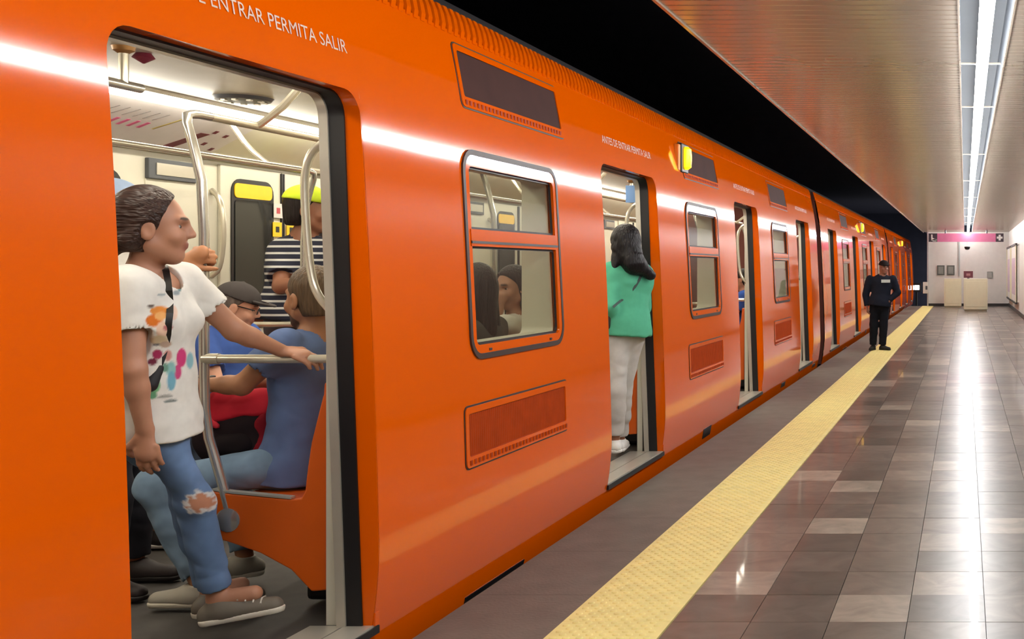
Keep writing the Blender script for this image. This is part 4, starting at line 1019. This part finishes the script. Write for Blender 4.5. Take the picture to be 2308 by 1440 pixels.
def bag_shape(S, g, clips=()):
    S.cap(c+V(-.08, 0, -.05), c+V(.09, 0, -.05), .110+g, .112+g, .05, clips=clips, sq=[(V(0, 1, 0), 1.05)])
    S.cap(c+V(-.075, 0, .05), c+V(.085, 0, .06), .095+g, .095+g, .05, clips=clips)
    S.noise = (.009, 20)
    return S
bag_shape(Sdf(.007), 0).build('bag_body', m_cloth, bp, (36, 25, 28))
S = Sdf(.007); S.cap(c+V(-.02, -.075, -.06), c+V(.06, -.075, -.06), .05, .055, .03); S.noise = (.006, 26); S.build('front_pocket', m_cloth, bp, (30, 22, 24))
bag_shape(Sdf(.007), .008, [(c+V(0, 0, .075), V(.08, .1, -1))]).build('red_top_panel', m_cloth, bp, (176, 28, 44))
bag_shape(Sdf(.007), .007, [(c+V(.135, 0, 0), V(-1, 0, .25))]).build('red_side_panel', m_cloth, bp, (140, 24, 36))
S = Sdf(.007); S.cap(c+V(-.07, -.11, .045), c+V(-.03, -.115, .02), .022, .012, .01); S.build('strap_tab', m_cloth, bp, (204, 50, 62))
MB().tube([c+V(-.06, -.125, -.02), c+V(-.055, -.13, -.08)], .006, n=6).build('zip_pull', m_chrome, bp)
ph = P(440, 862, 4.7)
r = empty('phone', ph, 'dark phone held in the hands of the seated man in blue', 'phone')
MB().box(ph.x-.075, ph.x+.065, ph.y-.035, ph.y+.035, ph.z+.018, ph.z+.027).build('phone_body', m_blackp, r, bevel=.004)
MB().box(ph.x-.07, ph.x+.06, ph.y-.031, ph.y+.031, ph.z+.027, ph.z+.0275).build('screen', m_glassdark, r)

# ---------------------------------------------------------------- C: man with grey cap and glasses on the far bench
JC = dict(f=(1, 0, 0), hf=(.80, .45, -.28), hu=(.25, .1, 1), head=P(535, 692, 6.62), neck=P(505, 745, 6.66), chest=(-4.34, 6.66, 1.0), belly=(-4.36, 6.66, .86), pelvis=(-4.38, 6.66, .71),
          shR=(-4.36, 6.46, 1.10), elR=(-4.22, 6.38, .84), wrR=(-4.0, 6.48, .84), hdR=(1, .3, 0), hnR=(0, 0, 1), shL=(-4.36, 6.86, 1.10), elL=(-4.2, 6.9, .84), wrL=(-3.99, 6.80, .84), hdL=(1, -.2, 0), hnL=(0, 0, 1),
          hipR=(-4.36, 6.56, .68), knR=(-3.90, 6.52, .66), anR=(-3.92, 6.5, .21), tR=(1, 0, 0), hipL=(-4.36, 6.76, .68), knL=(-3.90, 6.82, .66), anL=(-3.92, 6.84, .21), tL=(1, 0, 0))
C_, at, AX, *_r = person('person', 'seated older man with grey cap and glasses in a blue shirt on the far bench', (-4.2, 6.66, FZ), JC, (222, 164, 136), h=.009, sc=1.10, sleeves=.7, shirt=(74, 104, 178), pants=(60, 62, 72), hem=.03, fit=1.06, shoes=((40, 36, 34), (60, 56, 52)))
cap_hat(C_, at, AX, 1.12, (82, 76, 74))
S = Sdf(.008); hair_cap(S, at, AX, 1.10, .006, .06, -.03); S.build('hair', m_hair, C_, (120, 108, 100))
mb = MB()
for s in (-1, 1):
    mb.tube([at(.075*s, .0, .012), at(.066*s, .085, .008)], .003, n=5)
    q = [at(.034*s+.022*math.cos(t*.628), .098, .004+.016*math.sin(t*.628)) for t in range(11)]; mb.tube(q, .0025, n=5)
mb.tube([at(-.012, .10, .008), at(.012, .10, .008)], .0025, n=5)
mb.build('glasses', m_blackp, C_)

# ---------------------------------------------------------------- D: man with lime cap in a striped polo
YD = 7.42
JD = dict(f=(.62, .78, 0), hf=(.88, .47, -.02), head=P(694, 474, YD), neck=P(684, 528, YD), chest=P(678, 602, YD), belly=P(674, 660, YD), pelvis=P(668, 715, YD),
          shL=P(640, 566, YD), elL=P(633, 645, YD-.2), wrL=P(688, 640, YD-.24), hdL=(1, .2, .1), hnL=(-.1, -.9, .3), shR=P(730, 568, YD+.05), elR=P(748, 640, YD), wrR=P(772, 600, YD+.1), hdR=(.3, .6, .7), hnR=(-.3, -.6, .5),
          hipL=P(650, 740, YD), knL=P(650, 870, YD), anL=(-4.40, YD, .20), tL=(.62, .78, 0), hipR=P(688, 740, YD), knR=P(686, 870, YD), anR=(-4.22, YD, .20), tR=(.62, .78, 0))
D_, at, AX, *_r = person('person', 'standing man in a lime yellow cap and black and white striped polo', (-4.32, YD, FZ), JD, (152, 100, 74), h=.010, sc=1.28, sleeves=.75, shirt=(40, 42, 60), shirt_mat=stripes_mat(), pants=(98, 96, 104), pant_mat=m_cloth, hem=.0, fit=1.22, shoes=((40, 36, 34), (60, 56, 52)))
cap_hat(D_, at, AX, 1.28, (206, 226, 56))
S = Sdf(.009); hair_cap(S, at, AX, 1.28, .006, .06, -.03); S.build('hair', m_hair, D_, (36, 28, 26))

# ---------------------------------------------------------------- E: person behind the woman, light blue cap, fist on the pole
JE = dict(f=(.8, -.3, 0), hf=(.85, .5, 0), head=P(256, 478, 4.86), neck=P(250, 560, 4.88), chest=P(255, 650, 4.9), belly=P(258, 770, 4.9), pelvis=P(262, 880, 4.9),
          shR=(-3.62, 4.72, 1.47), elR=P(345, 655, 4.56), wrR=P(412, 590, 4.415), hdR=(.82, -.02, .36), hnR=(-.25, -.92, .2), shL=(-3.6, 5.06, 1.47), elL=(-3.55, 5.1, 1.2), wrL=(-3.5, 5.0, .97), hdL=(0, 0, -1), hnL=(0, 1, 0),
          hipR=(-3.63, 4.80, .92), knR=(-3.60, 4.78, .55), anR=(-3.60, 4.76, .205), tR=(.95, -.3, 0), hipL=(-3.66, 4.98, .92), knL=(-3.66, 5.0, .55), anL=(-3.68, 5.02, .205), tL=(.95, 0, 0))
E_, at, AX, *_r = person('person', 'passenger in a light blue cap behind the woman, fist gripping the steel pole', (-3.64, 4.88, FZ), JE, (186, 126, 86), h=.007, sc=1.06, sleeves=.5, shirt=(206, 202, 196), pants=(48, 48, 56), pant_mat=m_cloth, hem=.03, fit=1.0, curlR=1.45, shoes=((40, 30, 30), (34, 28, 28)),
    paints=[(np.array(P(285, 925, 4.8)), V(.03, .12, .012), (60, 58, 60)), (np.array(P(292, 950, 4.8)), V(.012, .12, .03), (70, 66, 68)), (np.array(P(280, 962, 4.8)), V(.02, .12, .01), (50, 48, 52))])
cap_hat(E_, at, AX, 1.14, (176, 198, 232))
S = Sdf(.008); hair_cap(S, at, AX, 1.06, .01, .06, -.05); S.build('hair', m_hair, E_, (34, 26, 26))
# ---------------------------------------------------------------- F: seated passenger on the far bench, mostly hidden
def seated(label, base, side, skin, shirt, pants, hair, hf, h=.01, sc=1.06, shoes=((36, 32, 34), (210, 206, 200)), female=False, headoff=(0, 0, 0), raise_hand=False, sleeves=.6, fit=1.0, long_hair=False):
    """side -1: on the near bench looking into the car, +1: on the far bench looking out"""
    x, y, z = base; f = np.array((side, 0, 0), float); q = lambda dx, dy, zz: (x+side*dx, y+dy, zz)
    l = 1 if side > 0 else -1
    J = dict(f=f, hf=hf, head=np.array(q(.03, 0, 1.36))+np.array(headoff), neck=np.array(q(.0, 0, 1.22))+np.array(headoff)*.5, chest=q(0, 0, 1.04), belly=q(0, 0, .88), pelvis=q(0, 0, .72),
             shL=q(0, .19*l, 1.15), elL=q(.10, .23*l, .88), wrL=q(.30, .12*l, .82), hdL=f, hnL=(0, 0, 1), shR=q(0, -.19*l, 1.15), elR=q(.10, -.23*l, .88), wrR=q(.30, -.12*l, .82), hdR=f, hnR=(0, 0, 1),
             hipL=q(.02, .10*l, .69), knL=q(.48, .12*l, .66), anL=q(.46, .12*l, .205), tL=f, hipR=q(.02, -.10*l, .69), knR=q(.48, -.12*l, .66), anR=q(.44, -.12*l, .205), tR=f)
    if raise_hand:
        s_ = raise_hand
        J['el'+s_] = q(.16, (.2*l if s_ == 'L' else -.2*l), .98); J['wr'+s_] = np.array(J['head'])+np.array((side*.04, (.10*l if s_ == 'L' else -.10*l), -.14)); J['hd'+s_] = (0, 0, 1); J['hn'+s_] = (0, .9*l if s_ == 'L' else -.9*l, .1)
    R = person('person', label, q(.1, 0, FZ), J, skin, h=h, sc=sc, sleeves=sleeves, shirt=shirt, pants=pants, hem=.03, fit=fit, shoes=shoes, female=female)
    S = Sdf(h); hair_cap(S, R[1], R[2], sc, .014 if long_hair else .009, .07, -.03)
    if long_hair:
        for s in (-1, 1): S.cap(R[1](.06*s, -.03, .0), R[1](.075*s, -.03, -.20), .035, .03, .04)
        S.cap(R[1](0, -.08, .0), R[1](0, -.085, -.24), .06, .05, .05)
    S.build('hair', m_hair, R[0], hair)
    return R
seated('seated passenger in jeans and dark shoes on the far bench behind the woman in white', (-4.42, 5.72, 0), 1, (176, 122, 92), (70, 74, 86), (92, 104, 124), (34, 28, 26), (1, .1, -.1))
# ---------------------------------------------------------------- G: woman in green at the second door
JG = dict(f=(-.30, .95, 0), hf=(-.55, .82, -.08), head=P(1408, 552, 8.22), neck=P(1412, 592, 8.22), chest=P(1414, 640, 8.22), belly=P(1410, 690, 8.22), pelvis=P(1404, 740, 8.22),
          shL=P(1378, 612, 8.12), elL=P(1372, 690, 8.02), wrL=P(1378, 745, 8.22), hdL=(.0, .7, -.7), hnL=(-1, 0, 0), shR=P(1448, 616, 8.30), elR=P(1448, 690, 8.38), wrR=P(1435, 735, 8.55), hdR=(0, .7, -.6), hnR=(1, 0, 0),
          hipL=P(1390, 762, 8.16), knL=P(1388, 885, 8.10), anL=P(1386, 992, 8.12), tL=(-.5, .86, 0), hipR=P(1420, 762, 8.27), knR=P(1402, 885, 8.30), anR=P(1398, 990, 8.40), tR=(-.1, .99, 0))
G_, at, AX, frG, upG, sdG, gG = person('person', 'woman in a green long-sleeved top and pale grey trousers standing at the second doorway', (-2.50, 8.22, FZ), JG, (170, 116, 90), h=.009, sc=1.05, female=True, sleeves=1.85, shirt=(92, 182, 146), pants=(198, 192, 186), pant_mat=m_cloth,
    cuff=.88, hem=.03, fit=1.0, hips=1.06, shoes=((232, 228, 222), (236, 232, 226)), wr=.058)
S = Sdf(.008); hair_cap(S, at, AX, 1.05, .022, .08, -.03)
S.cap(at(0, -.06, .03), at(.02, -.115, -.14), .085, .075, .05); S.cap(at(.02, -.11, -.12), at(.14, -.11, -.22), .06, .035, .05); S.cap(at(-.06, -.05, -.02), at(-.11, -.08, -.20), .04, .018, .04); S.noise = (.004, 45)
S.build('hair', m_hair, G_, (26, 22, 24))
bg = empty('crossbody_bag', P(1365, 720, 8.1), 'thin dark bag strap across the back of the woman in green', 'bag')
TG = root_shirt[-1]
ribbon([hit(TG, a, b, .016, 6.5, 9) for a, b in ((1449, 606), (1446, 618), (1440, 632), (1432, 645), (1422, 657), (1411, 668), (1400, 677), (1390, 685), (1382, 692))], .009, .004, (.287, -.958, 0)).build('strap', M('strap_grey', (58, 76, 72), .7), bg, smooth=True)
S = Sdf(.008); S.cap(P(1367, 715, 8.02), P(1366, 735, 8.02), .03, .03, .02); S.build('pouch', m_shoe, bg, (46, 36, 30))
# ---------------------------------------------------------------- H: officer on the platform
Yo = 20.7; X0 = px_at(1984, Yo)
q = lambda dx, dy, z: (X0+dx, Yo+dy, z)
JH = dict(f=(.15, -.98, 0), hf=(.45, -.89, -.05), head=q(.07, -.02, 1.515), neck=q(.045, 0, 1.38), chest=q(.03, 0, 1.20), belly=q(.01, 0, 1.03), pelvis=q(-.01, 0, .88),
          shR=q(-.19, .02, 1.30), elR=q(-.27, .04, 1.02), wrR=q(-.24, -.02, .80), hdR=(.1, -.2, -1), hnR=(-1, 0, 0), shL=q(.23, .0, 1.30), elL=q(.31, .02, 1.06), wrL=q(.16, -.08, .90), hdL=(-1, -.2, -.3), hnL=(.2, -1, 0),
          hipR=q(-.10, 0, .84), knR=q(-.12, 0, .46), anR=q(-.13, .02, .095), tR=(-.2, -.98, 0), hipL=q(.08, 0, .84), knL=q(.06, -.01, .46), anL=q(.04, .0, .095), tL=(.75, -.65, 0))
H_, at, AX, frH, upH, sdH, gH = person('person', 'police officer in dark navy uniform and cap standing on the yellow strip', (X0, Yo, 0), JH, (150, 104, 84), h=.010, sc=1.0, sleeves=1.92, shirt=(26, 30, 42), pants=(20, 22, 30), pant_mat=m_cloth, cuff=.97, hem=.05, fit=1.08, shoes=((16, 15, 16), (12, 12, 12)), wr=.062)
cap_hat(H_, at, AX, 1.06, (38, 30, 30))
cc = np.array(q(.11, -.145, 1.27))
MB().box(cc[0]-.08, cc[0]+.08, cc[1]-.012, cc[1]+.01, cc[2]-.028, cc[2]+.028).build('name_patch', M('patch_white', (206, 216, 212), .6), H_)
mb = MB().tube([np.array(gH['pelvis'])+upH*.06+(sdH*math.cos(t*.3927)*.175+frH*math.sin(t*.3927)*.135) for t in range(17)], .022, n=6); mb.build('belt', m_blackp, H_, smooth=True)
# ---------------------------------------------------------------- I, J, K: passengers seen through glass and the third door
seated('seated passenger with long dark hair seen through the first window', (-2.74, 6.42, 0), -1, (176, 128, 104), (92, 88, 82), (70, 72, 84), (48, 38, 36), (-.8, .6, -.1), long_hair=True, female=True, sleeves=1.8, headoff=(0, 0, .03))
seated('seated passenger in white with hand at the chin behind the first window', (-2.76, 6.98, 0), -1, (190, 138, 110), (232, 228, 218), (80, 84, 96), (44, 36, 34), (-.45, -.85, -.1), raise_hand='L', sleeves=1.5, headoff=(.02, -.06, .02), long_hair=True, female=True)
seated('seated passenger in a blue shirt just inside the third doorway', (-2.78, 14.3, 0), -1, (172, 120, 94), (52, 84, 160), (62, 68, 84), (34, 28, 28), (-.9, .3, -.2), h=.012)
